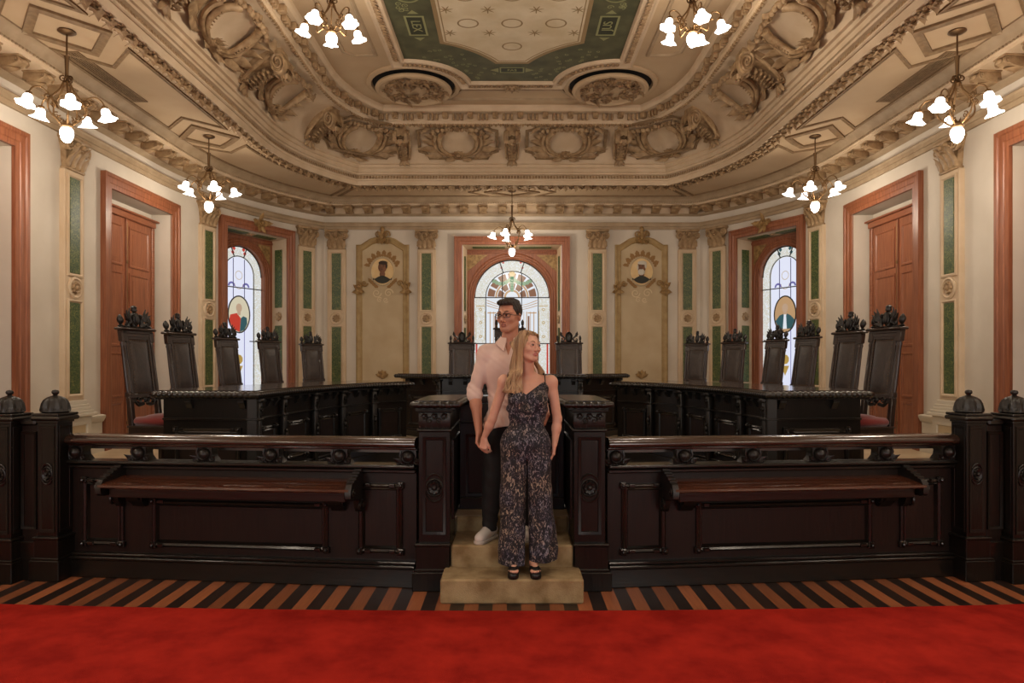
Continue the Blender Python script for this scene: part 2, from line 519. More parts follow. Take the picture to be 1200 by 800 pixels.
# tiny bead line
for s in np.arange(-SE+2, SE-2, .055):
    if abs(s) > sY(5.8): continue
    x, y = plan(s, .405); mb.add(box(x, y, 5.118, .028, .028, .02))
o3 = mb.build('trim_3', M['trimtan']); tag(o3, kind='structure')
# carved brackets of the cornice: built once, copied along it
def bracket_mesh():
    mb = MB()
    pr = [(0,0),(.27,0),(.285,-.02),(.28,-.045),(.25,-.05),(.22,-.075),(.16,-.10),(.07,-.12),(.02,-.14),(0,-.14)]
    v, f = prism(pr, -.075, .075)
    v = np.array(v); v = np.stack([v[:,2], v[:,0], v[:,1]], 1); mb.add((v, f))
    mb.add(box(0, .14, .012, .2, .30, .024, .006))
    for g in (-1, 1):
        mb.add(spiral(.036, 1.5, .010, 16, 5), tr(g*.078, .245, -.04, ry=g*pi/2))
        mb.add(spiral(.028, 1.3, .009, 14, 5), tr(g*.078, .045, -.10, ry=g*pi/2))
    mb.add(leaf(.2, .13, -.25, 6), tr(0, .03, -.125, rx=.30))
    mb.add(ell(0, .29, -.035, .05, .02, .03, 8, 5))
    return mb
proto_bracket = None
ns = 0
SB = []
x = .0
s = 0.21
while s < sY(4.4): SB += [s, -s]; s += .42
for s in sorted(SB):
    px_, py_ = plan(s, .05); _, _, rz = wframe(s)
    if proto_bracket is None:
        proto_bracket = bracket_mesh().build('cornice_bracket', M['orn'], o2, loc=(px_, py_, 5.058)); proto_bracket.rotation_euler = (0,0,rz)
    else:
        c = proto_bracket.copy(); COL.objects.link(c); c.location = (px_, py_, 5.058); c.rotation_euler = (0,0,rz)

# ---- flat ceiling ring
ZC = 5.24
mb = MB(); mb.add(psweep(-SE, SE, [(0,ZC+.10),(0,ZC),(1.62,ZC),(1.62,ZC+.10)], caps=True)); tag(mb.build('ceiling_outer', M['ceil']), kind='structure')
# steps of the inner opening
mb = MB()
mb.add(psweep(-SE, SE, [(1.50,5.24),(1.50,5.222),(1.53,5.215),(1.70,5.215),(1.72,5.26),(1.725,5.30)]))
mb.add(psweep(-SE, SE, [(1.725,5.30),(1.74,5.30),(1.76,5.315),(1.762,5.33),(1.70,5.34),(1.70,5.345),(1.705,5.40),(1.76,5.42),(1.765,5.45),(1.79,5.46),(1.79,5.53),(1.82,5.54),(1.82,5.60),(1.86,5.61),(1.86,5.625),(1.84,5.63)], caps=False))
o4 = mb.build('trim_4', M['cream']); tag(o4, kind='structure')
def along(t, sp, smax):
    """s positions with true spacing sp at offset t, symmetric"""
    out = []; s = 0
    while s < smax:
        out.append(s); x0, y0 = plan(s, t); x1, y1 = plan(s+.01, t); s += sp*.01/max(1e-4, sqrt((x1-x0)**2+(y1-y0)**2))
    return sorted([-q for q in out if q > 0]+out)
def frm(s, t, z, dirn=None):
    """frame at plan offset: local x along path, y into the room (towards +t), z up"""
    x, y = plan(s, t)
    x1, y1 = plan(s+.02, t); x0, y0 = plan(s-.02, t)
    tx, ty = x1-x0, y1-y0; L = sqrt(tx*tx+ty*ty); tx /= L; ty /= L
    nx, ny = pnorm(s)
    A = np.array([[tx, nx, 0], [ty, ny, 0], [0, 0, 1]])
    o = np.array([x, y, z])
    return lambda v: v @ A.T + o
# braided foliage band hanging under the edge of the opening
mb = MB()
lf = leaf(.15, .095, .55, 5, 2, .018)
for i, s in enumerate(along(1.61, .105, sY(5.4))):
    F = frm(s, 1.61, 5.21)
    g = 1 if i % 2 else -1
    for a, yy in ((.5*g, -.03*g), (pi+.9*g, .035*g)):
        q = tr(0, yy, 0, rz=a-pi/2+pi/2*0)
        mb.add(lf, lambda v, q=q: F(tr(0,0,0,rx=pi)(q(v))))
    mb.add(ell(0, .045*g, -.018, .024, .024, .02, 6, 4), F)
    mb.add(spiral(.036, 1.2, .010, 10, 4, sgn=g), lambda v: F(tr(.02,-.045*g,-.004, rx=pi)(v)))
mb.build('foliage_band', M['orn'], o4, angle=50)
mb = MB()
for s in along(1.72, .06, sY(5.4)):
    F = frm(s, 1.715, 5.40)
    mb.add(leaf(.075, .05, .35, 3, 1, .012), lambda v: F(tr(0, .0, 0, rx=-pi/2+.1)(v)))
mb.build('leaf_band', M['orn'], o4, angle=50)

# ---- cove
CT0, CZ0, CDT, CDZ = 1.84, 5.63, .78, .55
def cove(v): return CT0+CDT*(1-cos(v*pi/2)), CZ0+CDZ*sin(v*pi/2)
mb = MB(); mb.add(psweep(-SE, SE, [cove(i/10) for i in range(11)], caps=False)); 
o5 = mb.build('ceiling_cove', M['cream'], recalc=False); tag(o5, kind='structure')
CL = 1.05   # developed height
def cmap(s0):
    """local (x along, y up the cove 0..CL, z out of the surface) -> world, following the cove"""
    tm = 2.15
    x1, y1 = plan(s0+.02, tm); x0, y0 = plan(s0-.02, tm); k = .04/sqrt((x1-x0)**2+(y1-y0)**2)
    def f(V):
        out = np.empty_like(V)
        if abs(s0) < SA*.9:
            X0 = plan(s0, tm)[0]
            for i, (x, y, z) in enumerate(V):
                v = min(1.1, max(-.1, y/CL)); t, zz = cove(v); a = v*pi/2; dt, dz = CDT*sin(a), CDZ*cos(a); L = sqrt(dt*dt+dz*dz)
                out[i] = (X0+x, B0-KB*(t+dz/L*z), zz-dt/L*z)
            return out
        for i, (x, y, z) in enumerate(V):
            s = s0+x*k; v = min(1.1, max(-.1, y/CL)); t, zz = cove(v)
            # surface normal (towards the room): +t and down
            a = v*pi/2; dt, dz = CDT*sin(a), CDZ*cos(a); L = sqrt(dt*dt+dz*dz); nt_, nz = dz/L, -dt/L
            px_, py_ = plan(s, t+nt_*z); out[i] = (px_, py_, zz+nz*z)
        return out
    return f
def cartouche_bodies(wide=1.0, m=1.0):
    """flat local builder list: frame panel, cartouche"""
    A = MB()
    W = .80*wide
    oct_ = [(-W+.1,.10),(-W+.14,.22)]
    path = [(-W+.20,.10),(W-.20,.10),(W-.17,.17),(W-.10,.24),(W,.27),(W,.78),(W-.10,.81),(W-.17,.87),(W-.20,.95),(-W+.20,.95),(-W+.17,.87),(-W+.10,.81),(-W,.78),(-W,.27),(-W+.10,.24),(-W+.17,.17)]
    A.add(mould(path, [(-.03,0),(-.03,.018),(-.012,.03),(.0,.022),(.015,.03),(.03,.016),(.03,0)], True, XY))
    Bd = MB()
    # C scrolls making the U of the shield
    for g in (-1, 1):
        pts = bez([(g*.05,.17,.05),(g*.20,.22,.07),(g*.325,.36,.085),(g*.36,.55,.085),(g*.33,.72,.08),(g*.25,.84,.07)], 6)
        Bd.add(tube(pts, np.linspace(.035,.055,len(pts)), 7))
        pts = bez([(g*.10,.13,.05),(g*.28,.20,.07),(g*.42,.36,.08),(g*.45,.55,.07),(g*.42,.70,.06)], 6)
        Bd.add(tube(pts, np.linspace(.028,.035,len(pts)), 6))
        Bd.add(spiral(.075, 1.5, .026, 22, 6, sgn=g), tr(g*.27,.86,.05))
        Bd.add(spiral(.055, 1.4, .02, 18, 6, sgn=-g), tr(g*.46,.73,.04))
        for (x, y, a, L, W_) in ((.40,.26,-1.15,.42,.17),(.46,.40,-.75,.36,.15),(.50,.55,-.45,.30,.13),(.32,.17,-1.5,.36,.16),(.47,.66,-.2,.22,.12),(.55,.30,-1.3,.30,.10)):
            Bd.add(leaf(L, W_, .28, 7, 3, .03), tr(g*x, y, .02, rz=g*a))
        for i in range(5):
            Bd.add(ell(g*(.10+.09*i), .90-.012*i*i*.3+.01*(i%2), .06, .045, .04, .045, 7, 5))
        Bd.add(leaf(.2,.11,.4), tr(g*.52,.90,.03,rz=-g*1.9)); 
        for i in range(6): Bd.add(ell(g*(.30+.012*i), .32+.06*i, .13, .018,.018,.014,6,4))
    Bd.add(rosette(.11, 5, .09), tr(0,.17,.02)); Bd.add(rosette(.07, 5, .07), tr(0,.92,.03))
    for a in (-.9,-.45,0,.45,.9): Bd.add(leaf(.2,.09,.5), tr(0,.17,.05,rz=a+pi*0))
    for g in (-1,1): Bd.add(leaf(.24,.12,.3), tr(g*.06,.10,.03,rz=-g*1.9))
    return A, Bd
def remap(mb, F):
    out = MB(); out.F = mb.F; out.M = mb.M; out.n = mb.n; out.V = [F(np.concatenate(mb.V))]; return out
def console_body(rich):
    C = MB()
    # curved rib along the cove; y up
    n = 10; v = []; f = []
    for i in range(n+1):
        y = .06+.86*i/n; h = .05+.15*(i/n)**1.6; w = .085+.02*(i/n)
        for q, hh in ((-1,0),(-1,.8),(-.45,1),(0,.85),(.45,1),(1,.8),(1,0)): v.append((q*w, y, h*hh))
    for i in range(n):
        for k in range(6): f.append((i*7+k, i*7+k+1, (i+1)*7+k+1, (i+1)*7+k))
    f.append(tuple(range(7))); f.append(tuple(n*7+k for k in range(7)))
    C.add((v, f))
    # volutes each side of the head
    for g in (-1, 1):
        C.add(lathe([(.13,-.03),(.135,0),(.12,.03)], 20), tr(g*.10,.84,.17,ry=g*pi/2))
        C.add(spiral(.12, 2.2, .022, 40, 6, sgn=g), tr(g*.13,.84,.17,ry=g*pi/2))
        pts = bez([(g*.11,.75,.06),(g*.13,.55,.10),(g*.12,.30,.09),(g*.10,.12,.06)],5)
        C.add(tube(pts, .022, 6))
        C.add(spiral(.055, 1.4, .016, 18, 5, sgn=-g), tr(g*.10,.12,.07,ry=g*pi/2))
    for i in range(6): C.add(leaf(.16,.15,.6,5,2,.03), tr(0,.68-.11*i,.085+.012*(5-i),rz=pi))
    for i in range(5):
        for g in (-1,1): C.add(ell(g*.05,.60-.11*i,.13+.012*(5-i),.028,.035,.025,6,4))
    C.add(rosette(.09,6,.07), tr(0,.86,.26)); C.add(ell(0,.74,.22,.06,.07,.05,8,6))
    for a in (-.5,0,.5): C.add(leaf(.20,.09,-.1), tr(0,.08,.04,rz=pi+a))
    for a in (-.8,0,.8): C.add(leaf(.14,.08,.5), tr(0,.90,.2,rz=a))
    return C
def s_for(t, X=None, Y=None):
    best = None
    for i in range(3000):
        s = i*sY(5)/3000; x, y = plan(s, t)
        d = abs(x-X) if X is not None else abs(y-Y)
        if X is not None and s > SA: break
        if Y is not None and s < SA: continue
        if best is None or d < best[0]: best = (d, s)
    return best[1]
wide0 = cartouche_bodies(1.0); cons = console_body(True)
carts = []
for X, lab in ((1.02, 'just %s of the centre console at the far end'),):
    for g, w in ((-1,'left'),(1,'right')): carts.append((g*s_for(2.15, X=X+.03), .95, 'plaster cartouche in the ceiling cove '+lab % w))
for g, w in ((-1,'left'),(1,'right')):
    carts.append((g*(SA+.30), .93, 'plaster cartouche in the ceiling cove bent round the far %s corner' % w))
    carts.append((g*s_for(2.15, Y=10.95), 1.08, 'plaster cartouche in the %s side cove between the two big volutes' % w))
    carts.append((g*s_for(2.15, Y=8.75), 1.12, 'plaster cartouche in the %s side cove nearest the viewer, above the front chandelier' % w))
for s, wd, lab in carts:
    A, Bd = cartouche_bodies(wd)
    side = abs(s) > SA+.6
    F0 = cmap(s); F = (lambda V: F0(V*np.array([1.22,1,1.15]))) if side else F0
    a = remap(A, F); b = remap(Bd, F)
    loc = plan(s, 2.0)
    r = thing('cartouche', lab, 'plaster ornament', (0,0,0), group='cartouches around the ceiling cove')
    if not side: a.build('panel_moulding', M['strip'], r, angle=40, recalc=True)
    b.build('scroll_shield', M['orn'], r, angle=55, recalc=True)
clist = [(0.0, 'leafy plaster console at the middle of the far ceiling cove')]
for g, w in ((-1,'left'),(1,'right')):
    clist.append((g*s_for(2.15, X=2.12), 'leafy plaster console in the far ceiling cove, %s of the middle one' % w))
    clist.append((g*s_for(2.4, Y=12.07), 'spiral plaster console on the %s side cove where it starts to curve, near the roundel' % w))
    clist.append((g*s_for(2.4, Y=9.85), 'spiral plaster console on the %s side cove, second nearest the viewer' % w))
    clist.append((g*s_for(2.4, Y=7.6), 'plaster console on the %s side cove nearest the viewer, cut by the picture edge' % w))
for s, lab in clist:
    F1 = cmap(s)
    o = remap(cons, (lambda V: F1(V*np.array([1.35,1,1.3]))) if abs(s) > SA+.2 else F1).build('cove_console', M['orn'], None, angle=50); tag(o, lab, 'plaster ornament', 'consoles around the ceiling cove')

# ---- dentil band above the cove and the upper ceiling
mb = MB()
mb.add(psweep(-SE, SE, [(2.58,6.17),(2.60,6.155),(2.645,6.16),(2.66,6.20),(2.66,6.21),(2.68,6.215),(2.68,6.34),(2.80,6.36),(2.83,6.39),(2.84,6.41),(2.84,6.47)], caps=False))
o6 = mb.build('trim_5', M['cream']); tag(o6, kind='structure')
mb = MB()
for i, s in enumerate(along(2.7, .078, sY(5.6))):
    F = frm(s, 2.70, 6.275)
    if i % 6 in (0,): 
        mb.add(box(0,.045,.02,.10,.11,.10,.01), F); mb.add(leaf(.11,.09,.5,4,2,.02), lambda v: F(tr(0,.09,.06,rx=-pi/2-.2)(v)))
    elif i % 6 in (1, 5): pass
    else: mb.add(box(0,.02,0,.042,.07,.11,.008), F)
for s in along(2.62, .085, sY(5.6)):
    F = frm(s, 2.62, 6.165); mb.add(ell(0,0,0,.034,.034,.022,6,4), F); mb.add(leaf(.07,.05,.4,3,1,.015), lambda v: F(tr(.04,.02,0,rx=-pi/2)(v)))
mb.build('dentil', M['orn'], o6, angle=40)['kind'] = 'stuff'
ZU = 6.47
mb = MB(); S = samples(-SE, SE, .3)
mb.add(([(*plan(s, 2.84), ZU) for s in S], [tuple(range(len(S)))])); 
tag(mb.build('ceiling_upper', M['ceil'], angle=0, recalc=False), kind='structure')
# closing roof above everything (so no light leaks from outside)
mb = MB(); mb.add(box(0, 6.1, 6.66, 12.2, 18.6, .1)); tag(mb.build('roof', M['ceil']), kind='structure')

# ---- moulded strips on the flat ring (diamonds and long panels)
def pstrip(path_st, w=.045, closed=True, z=ZC, h=.02):
    pts = []
    P = path_st if not closed else path_st+[path_st[0]]
    for (s0, t0), (s1, t1) in zip(P, P[1:]):
        L = max(abs(s1-s0), abs(t1-t0)); n = max(1, int(L/.22))
        for i in range(n): pts.append(plan(s0+(s1-s0)*i/n, t0+(t1-t0)*i/n))
    if not closed: pts.append(plan(*P[-1]))
    return mould(pts, [(-w/2,0),(-w/2,h),(-w/6,h*.5),(w/6,h*.5),(w/2,h),(w/2,0)], closed, lambda v: np.stack([v[:,0], v[:,1], z-v[:,2]], 1))
mb = MB()
def diamond(s, hs=.5, ht=.43):
    mb.add(pstrip([(s-hs,.97),(s,.97-ht),(s+hs,.97),(s,.97+ht)], .09, h=.028))
sc1, sc2 = sY(7.33), sY(10.77)
kb = XC0/ringp(.97)[2]
diamond(0, .5*kb, .38)
for g in (-1, 1):
    diamond(g*sc1); diamond(g*sc2, .52)
    diamond(g*sY(3.9))
    def bay(a, b, na=True, nb=True, n=.45):
        # a<b in |s|
        pth = [(a, 1.38)] if not na else [(a, 1.40), ]
        P = [(g*a, 1.40)]
        P += [(g*b, 1.40)]
        if nb: P += [(g*(b-n), .97)]
        P += [(g*b, .55), (g*a, .55)]
        if na: P += [(g*(a+n), .97)]
        mb.add(pstrip(P, .045, h=.02))
    bay(sc2+.42, sc1-.42); bay(sc1+.42, sY(3.9)-.42)
    bay(SA*1.02, sc2-.46, na=False); bay(.5*kb, SA*.97, nb=False)
mb.build('ceiling_strip', M['strip'], None, angle=30); bpy.data.objects['ceiling_strip'].name = 'trim_6'; tag(bpy.data.objects['trim_6'], kind='structure')
for g, w in ((-1,'left'),(1,'right')):
    r = thing('ceiling_vent', 'long narrow slatted air vent in the %s side of the flat ceiling' % w, 'vent', (g*5.06, 8.55, ZC-.002), group='ceiling air vents')
    mb = MB(); mb.add(mould(rect(-.10,-.75,.10,.75), [(0,0),(0,-.012),(.02,-.012),(.02,0)], True, XY)); mb.build('frame', M['strip'], r)
    mb = MB(); mb.add(box(0,0,-.002,.16,1.46,.003)); mb.build('slot_backing', M['black'], r)
    for k in range(5):
        mb = MB(); mb.add(box(-.064+.032*k,0,-.008,.016,1.46,.01)); mb.build('slat', M['strip'], r)

# ---- roundels in the upper ceiling
def roundel(g, w):
    r = thing('ceiling_roundel', 'round carved plaster roundel hanging below the ceiling, %s of the painting' % w, 'plaster roundel', (g*1.69, 11.75, ZU), group='carved roundels of the upper ceiling')
    mb = MB(); mb.add(lathe([(.80,0),(.80,-.03),(.76,-.05),(.72,-.045),(.70,-.0)], 48, cap=False)); mb.build('surround', M['ceil'], r)
    mb = MB(); mb.add(lathe([(.70,-.003),(.001,-.004)], 40, cap=False)); mb.build('shadow_gap', M['black'], r)  # black disc painted in for the shadow above the hanging roundel
    mb = MB(); mb.add(lathe([(.58,-.06),(.64,-.07),(.655,-.10),(.64,-.13),(.60,-.14),(.575,-.12),(.56,-.115),(.001,-.115)], 48, cap=False))
    mb.add(lathe([(.58,-.06),(.001,-.06)], 48, cap=False)); mb.build('disc', M['ceil'], r)
    mb = MB(); q = random.Random(3)
    for k in range(120):
        a = q.random()*2*pi; rr = .12+.40*sqrt(q.random()); rr = min(rr, .52)
        T = tr(rr*cos(a), rr*sin(a), -.115, rz=q.random()*6.3, rx=0); 
        FL = lambda v, T=T: T(v*np.array([1,1,-1]))
        if k % 3 == 0: mb.add(spiral(.05+.03*q.random(), 1.4, .016, 16, 5), FL)
        elif k % 3 == 1: mb.add(leaf(.16,.09,.35,5,2,.03), FL)
        else: mb.add(ell(0,0,.01,.04,.03,.03,7,4), FL)
    mb.build('carving', M['orndark'], r, angle=50)
roundel(-1, 'left'); roundel(1, 'right')

# ---- painted panel
def arcpts(cx, cy, r, a0, a1, n=14): return [(cx+r*cos(a0+(a1-a0)*i/n), cy+r*sin(a0+(a1-a0)*i/n)) for i in range(n+1)]
def notched(hw, ytop, ynear, cx, cy, r):
    # right side notch concentric with roundel; polygon CCW seen from above
    ax = max(-1, min(1, (hw-cx)/r)); a_side = -math.acos(ax)            # below centre, on the line x=hw
    ay = max(-1, min(1, (ytop-cy)/r)); a_top = -pi-math.asin(ay) if False else pi+math.asin(-ay)
    arc = arcpts(cx, cy, r, a_side, -(pi-math.asin(max(-1,min(1,-(ytop-cy)/r)))) if ytop < cy else -(pi+math.asin((ytop-cy)/r)))
    right = [(hw, ynear)]+arc
    left = [(-x, y) for x, y in right][::-1]
    return right+left
PX, PY = 1.68, 11.75
def ppoly(hw, ytop, ynear, r):
    a_side = -math.acos(max(-1, min(1, (hw-PX)/r)))
    a_top = -pi-math.asin(max(-1, min(1, (ytop-PY)/r)))
    arc = arcpts(PX, PY, r, a_side, a_top)
    right = [(hw, ynear)]+arc; return right+[(-x, y) for x, y in right][::-1]
outer = ppoly(1.72, 11.62, -1, .98)
inner = ppoly(1.02, 10.86, -1, 1.70)
zf = lambda z: (lambda v: np.stack([v[:,0], v[:,1], z-v[:,2]], 1))
def _paint(nt, b):
    N = nt.nodes; L = nt.links
    tc = N.new('ShaderNodeTexCoord')
    no = N.new('ShaderNodeTexNoise'); no.inputs['Scale'].default_value = 2.2; no.inputs['Detail'].default_value = 6; L.new(tc.outputs['Object'], no.inputs[0])
    r = N.new('ShaderNodeValToRGB'); e = r.color_ramp.elements; e[0].position = .35; e[0].color = srgb(202,184,150); e[1].position = .7; e[1].color = srgb(220,206,178)
    L.new(no.outputs['Fac'], r.inputs[0]); L.new(r.outputs[0], b.inputs['Base Color']); b.inputs['Roughness'].default_value = .8
M['paint'] = ramp_mat('ceiling canvas cream', _paint)
M['paintgreen'] = mat('ceiling canvas green', srgb(88,88,60), .7, col2=srgb(68,70,46), scale=4, detail=6)
M['paintlite'] = mat('painted pale green scroll', srgb(140,142,98), .7)
M['paintbrown'] = mat('painted brown line', srgb(150,126,88), .7)
r = thing('ceiling_painting', 'large painted ceiling canvas, cream field in a notched green border', 'ceiling painting', (0,0,0))
def flat(poly, z):
    mb = MB(); n = len(poly); mb.add(([(x, y, z) for x, y in poly], [tuple(range(n))])); return mb
flat(outer, ZU-.004).build('green_border', M['paintgreen'], r, angle=0, recalc=False)
flat(inner, ZU-.007).build('cream_field', M['paint'], r, angle=0, recalc=False)
mb = MB(); mb.add(mould(inner[:], [(-.06,0),(-.06,.002),(.0,.002),(.0,0)], True, zf(ZU-.008))); mb.add(mould(inner[:], [(.03,0),(.03,.002),(.045,.002),(.045,0)], True, zf(ZU-.007))); mb.build('border_line', M['paintbrown'], r)
mb = MB()
mb.add(mould(outer, [(.02,0),(.02,.02),(.0,.05),(-.03,.055),(-.05,.04),(-.16,.045),(-.18,.06),(-.21,.055),(-.22,0)], True, zf(ZU)))
def resample(P, sp, closed=True):
    P = np.array(P+([P[0]] if closed else [])); d = np.r_[0, np.cumsum(np.linalg.norm(np.diff(P, axis=0), axis=1))]
    u = np.arange(0, d[-1], sp); X = np.interp(u, d, P[:,0]); Y = np.interp(u, d, P[:,1])
    X2 = np.interp(u+.01, d, P[:,0]); Y2 = np.interp(u+.01, d, P[:,1]); return [(x, y, atan2(y2-y, x2-x)) for x, y, x2, y2 in zip(X, Y, X2, Y2)]
o = mb.build('frame', M['cream'], r)
mb = MB()
for x, y, a in resample(outer, .085):
    if y < 6: continue
    cx, cy = x+.10*sin(a), y-.10*cos(a)
    T = tr(cx, cy, ZU-.05, rz=a); FL = lambda v, T=T: T(v*np.array([1,1,-1]))
    mb.add(ell(0,0,0,.034,.042,.022,7,4), FL); mb.add(leaf(.08,.04,.3,3,1,.015), lambda v: FL(tr(.04,-.04,0)(v)))
FLc = lambda v: tr(0, 11.72, ZU-.05)(v*np.array([1,1,-1]))
mb.add(rosette(.1,6,.06), FLc)
for a in range(8): mb.add(leaf(.17,.10,.3), lambda v, a=a: FLc(tr(0,0,0,rz=a*pi/4)(v)))
mb.build('egg_border', M['orn'], o, angle=50)
# painted rings and motifs
for yy, xs in ((10.32,(0,)),(9.62,(-.62,0,.62)),(8.9,(-.62,0,.62)),(8.2,(-.62,0,.62))):
    for xx in xs:
        mb = MB(); mb.add(lathe([(.15,0),(.153,-.002),(.130,-.002),(.133,0)], 32, cap=False), tr(xx, yy, ZU-.008, s=(1,.85,1))); mb.build('painted_ring', M['paintbrown'], r)
for yy in (9.9, 9.25, 8.55):
    for xx in (-.9,-.33,.33,.9):
        mb = MB()
        for a in range(7): mb.add(leaf(.11,.022,0,3,1,.001), lambda v, a=a: tr(xx,yy,ZU-.009,rz=a*.9)(v*np.array([1,1,-1])))
        mb.build('painted_sprig', M['paintbrown'], r)
q = random.Random(5)
for g in (-1, 1):
    mb = MB()
    for yy in (6.8,7.6,8.3,8.9): 
        mb.add(lathe([(.17,0),(.172,-.002),(.15,-.002),(.148,0)], 32, cap=False), tr(g*1.37, yy, ZU-.006))
        for k in range(5): mb.add(spiral(.05,1.3,.008,14,4,sgn=g,flat=.2), lambda v: tr(g*1.37+q.uniform(-.16,.16), yy+.22+q.uniform(-.1,.16), ZU-.006, rz=q.random()*6)(v*np.array([1,1,-.1])))
    mb.build('painted_swirl', M['paintlite'], r)['kind'] = 'stuff'; mb = MB()
    for k in range(34):
        a = pi+.15+ (pi*.38)*k/34 if False else 0
        th = -pi-.12+ (1.45)*k/34; rr = 1.06+.42*q.random()
        x, y = PX+rr*cos(th), PY+rr*sin(th)
        if abs(x) > 1.6 or y > 11.55: continue
        mb.add(spiral(.035,1.3,.006,12,4,sgn=g), lambda v: tr(g*x, y, ZU-.006, rz=q.random()*6)(v*np.array([1,1,-.1])))
    mb.build('painted_vine', M['paintlite'], r)['kind'] = 'stuff'; mb = MB()
    mb.add(mould(rect(g*1.36-.14,9.42,g*1.36+.14,9.98), [(0,0),(0,.003),(.03,.003),(.03,0)], True, zf(ZU-.006)))
    for yy, sg in ((9.36,-1),(10.04,1)): mb.add(([(g*1.36-.08,yy,ZU-.008),(g*1.36+.08,yy,ZU-.008),(g*1.36,yy+sg*.10,ZU-.008)],[(0,1,2)]))
    mb.build('plaque_border', M['paintlite'], r)
mb = MB()
mb.add(mould(rect(-.20,11.06,.20,11.26), [(0,0),(0,.003),(.02,.003),(.02,0)], True, zf(ZU-.006)))
for g in (-1,1): mb.add(([(g*.22,11.08,ZU-.008),(g*.22,11.24,ZU-.008),(g*.36,11.16,ZU-.008)],[(0,1,2)]))
mb.build('plaque_border', M['paintlite'], r)
M['plq'] = mat('dark green plaque', srgb(44,48,28), .7)
for bx in ((-1.36,9.70,.22,.50),(1.36,9.70,.22,.50),(0,11.16,.34,.14)):
    mb = MB(); mb.add(box(bx[0], bx[1], ZU-.007, bx[2], bx[3], .002)); mb.build('plaque_field', M['plq'], r)
def text(body, size, loc, rot, m, parent, name='lettering', ext=.002):
    cu = bpy.data.curves.new(name, 'FONT'); cu.body = body; cu.size = size; cu.align_x = 'CENTER'; cu.align_y = 'CENTER'; cu.extrude = ext
    t = bpy.data.objects.new('tmp', cu); COL.objects.link(t)
    dg = bpy.context.evaluated_depsgraph_get(); me = bpy.data.meshes.new_from_object(t.evaluated_get(dg))
    bpy.data.objects.remove(t); o = bpy.data.objects.new(name, me); COL.objects.link(o); me.materials.clear(); me.materials.append(m)
    o.location = loc; o.rotation_euler = rot; o.parent = parent; return o
text('LEX', .19, (-1.36, 9.70, ZU-.010), (pi,0,pi/2), M['paintlite'], r)
text('JUS', .19, (1.36, 9.70, ZU-.010), (pi,0,-pi/2), M['paintlite'], r)
text('FAS', .10, (0, 11.16, ZU-.010), (pi,0,0), M['paintlite'], r)
# ceiling panel mouldings round the painting
mb = MB(); pr = [(-.03,0),(-.03,.02),(0,.03),(.02,.015),(.03,0)]
for g in (-1,1):
    mb.add(mould([(g*2.12,6.0),(g*2.60,6.0),(g*2.60,10.5),(g*2.45,10.62),(g*2.12,10.62)], pr, True, zf(ZU)))
mb.add(mould([(-.86,11.98),(.86,11.98),(1.12,12.38),(-1.12,12.38)], pr, True, zf(ZU)))
tag(mb.build('trim_7', M['trimtan']), kind='structure')
# ------------------------------------------------------------------ pilasters
def capital_mb(w=.44, h=.43, z0=4.15):
    mb = MB()
    mb.add(box(0,.045,z0+.015,w*.86,.09,.03,.006)); mb.add(box(0,.06,z0+h-.025,w*1.12,.15,.05,.01))
    v, f = prism([(-w*.36,z0+.03),(w*.36,z0+.03),(w*.42,z0+h*.6),(w*.52,z0+h-.05),(-w*.52,z0+h-.05),(-w*.42,z0+h*.6)], 0, .07)
    mb.add((np.array(v)[:,[0,2,1]], f))
    for i in range(4):
        x = -.15+.10*i; mb.add(leaf(.20,.12,.5,7,3,.03), tr(x,.075,z0+.03,rx=pi/2,s=(1,1,-1))); 
    for i in range(3): mb.add(leaf(.22,.12,.6,7,3,.03), tr(-.10+.10*i,.085,z0+.12,rx=pi/2,s=(1,1,-1)))
    for g in (-1, 1):
        mb.add(spiral(.075,1.9,.020,30,6,sgn=g), tr(g*.185,.11,z0+h-.13,rx=-pi/2))
        mb.add(lathe([(.07,0),(.07,.05)],14), tr(g*.185,.06,z0+h-.13,rx=-pi/2))
        mb.add(tube([(g*.03,.09,z0+.12),(g*.08,.11,z0+.24),(g*.14,.11,z0+.33)],.016,6))
        for k in range(3): mb.add(ell(g*(.04+.045*k),.13,z0+h-.10-.03*k,.026,.026,.026,6,4))
    mb.add(rosette(.085,6,.06), tr(0,.12,z0+h-.13,rx=-pi/2)); mb.add(ell(0,.19,z0+h-.13,.035,.03,.035,8,5))
    return mb
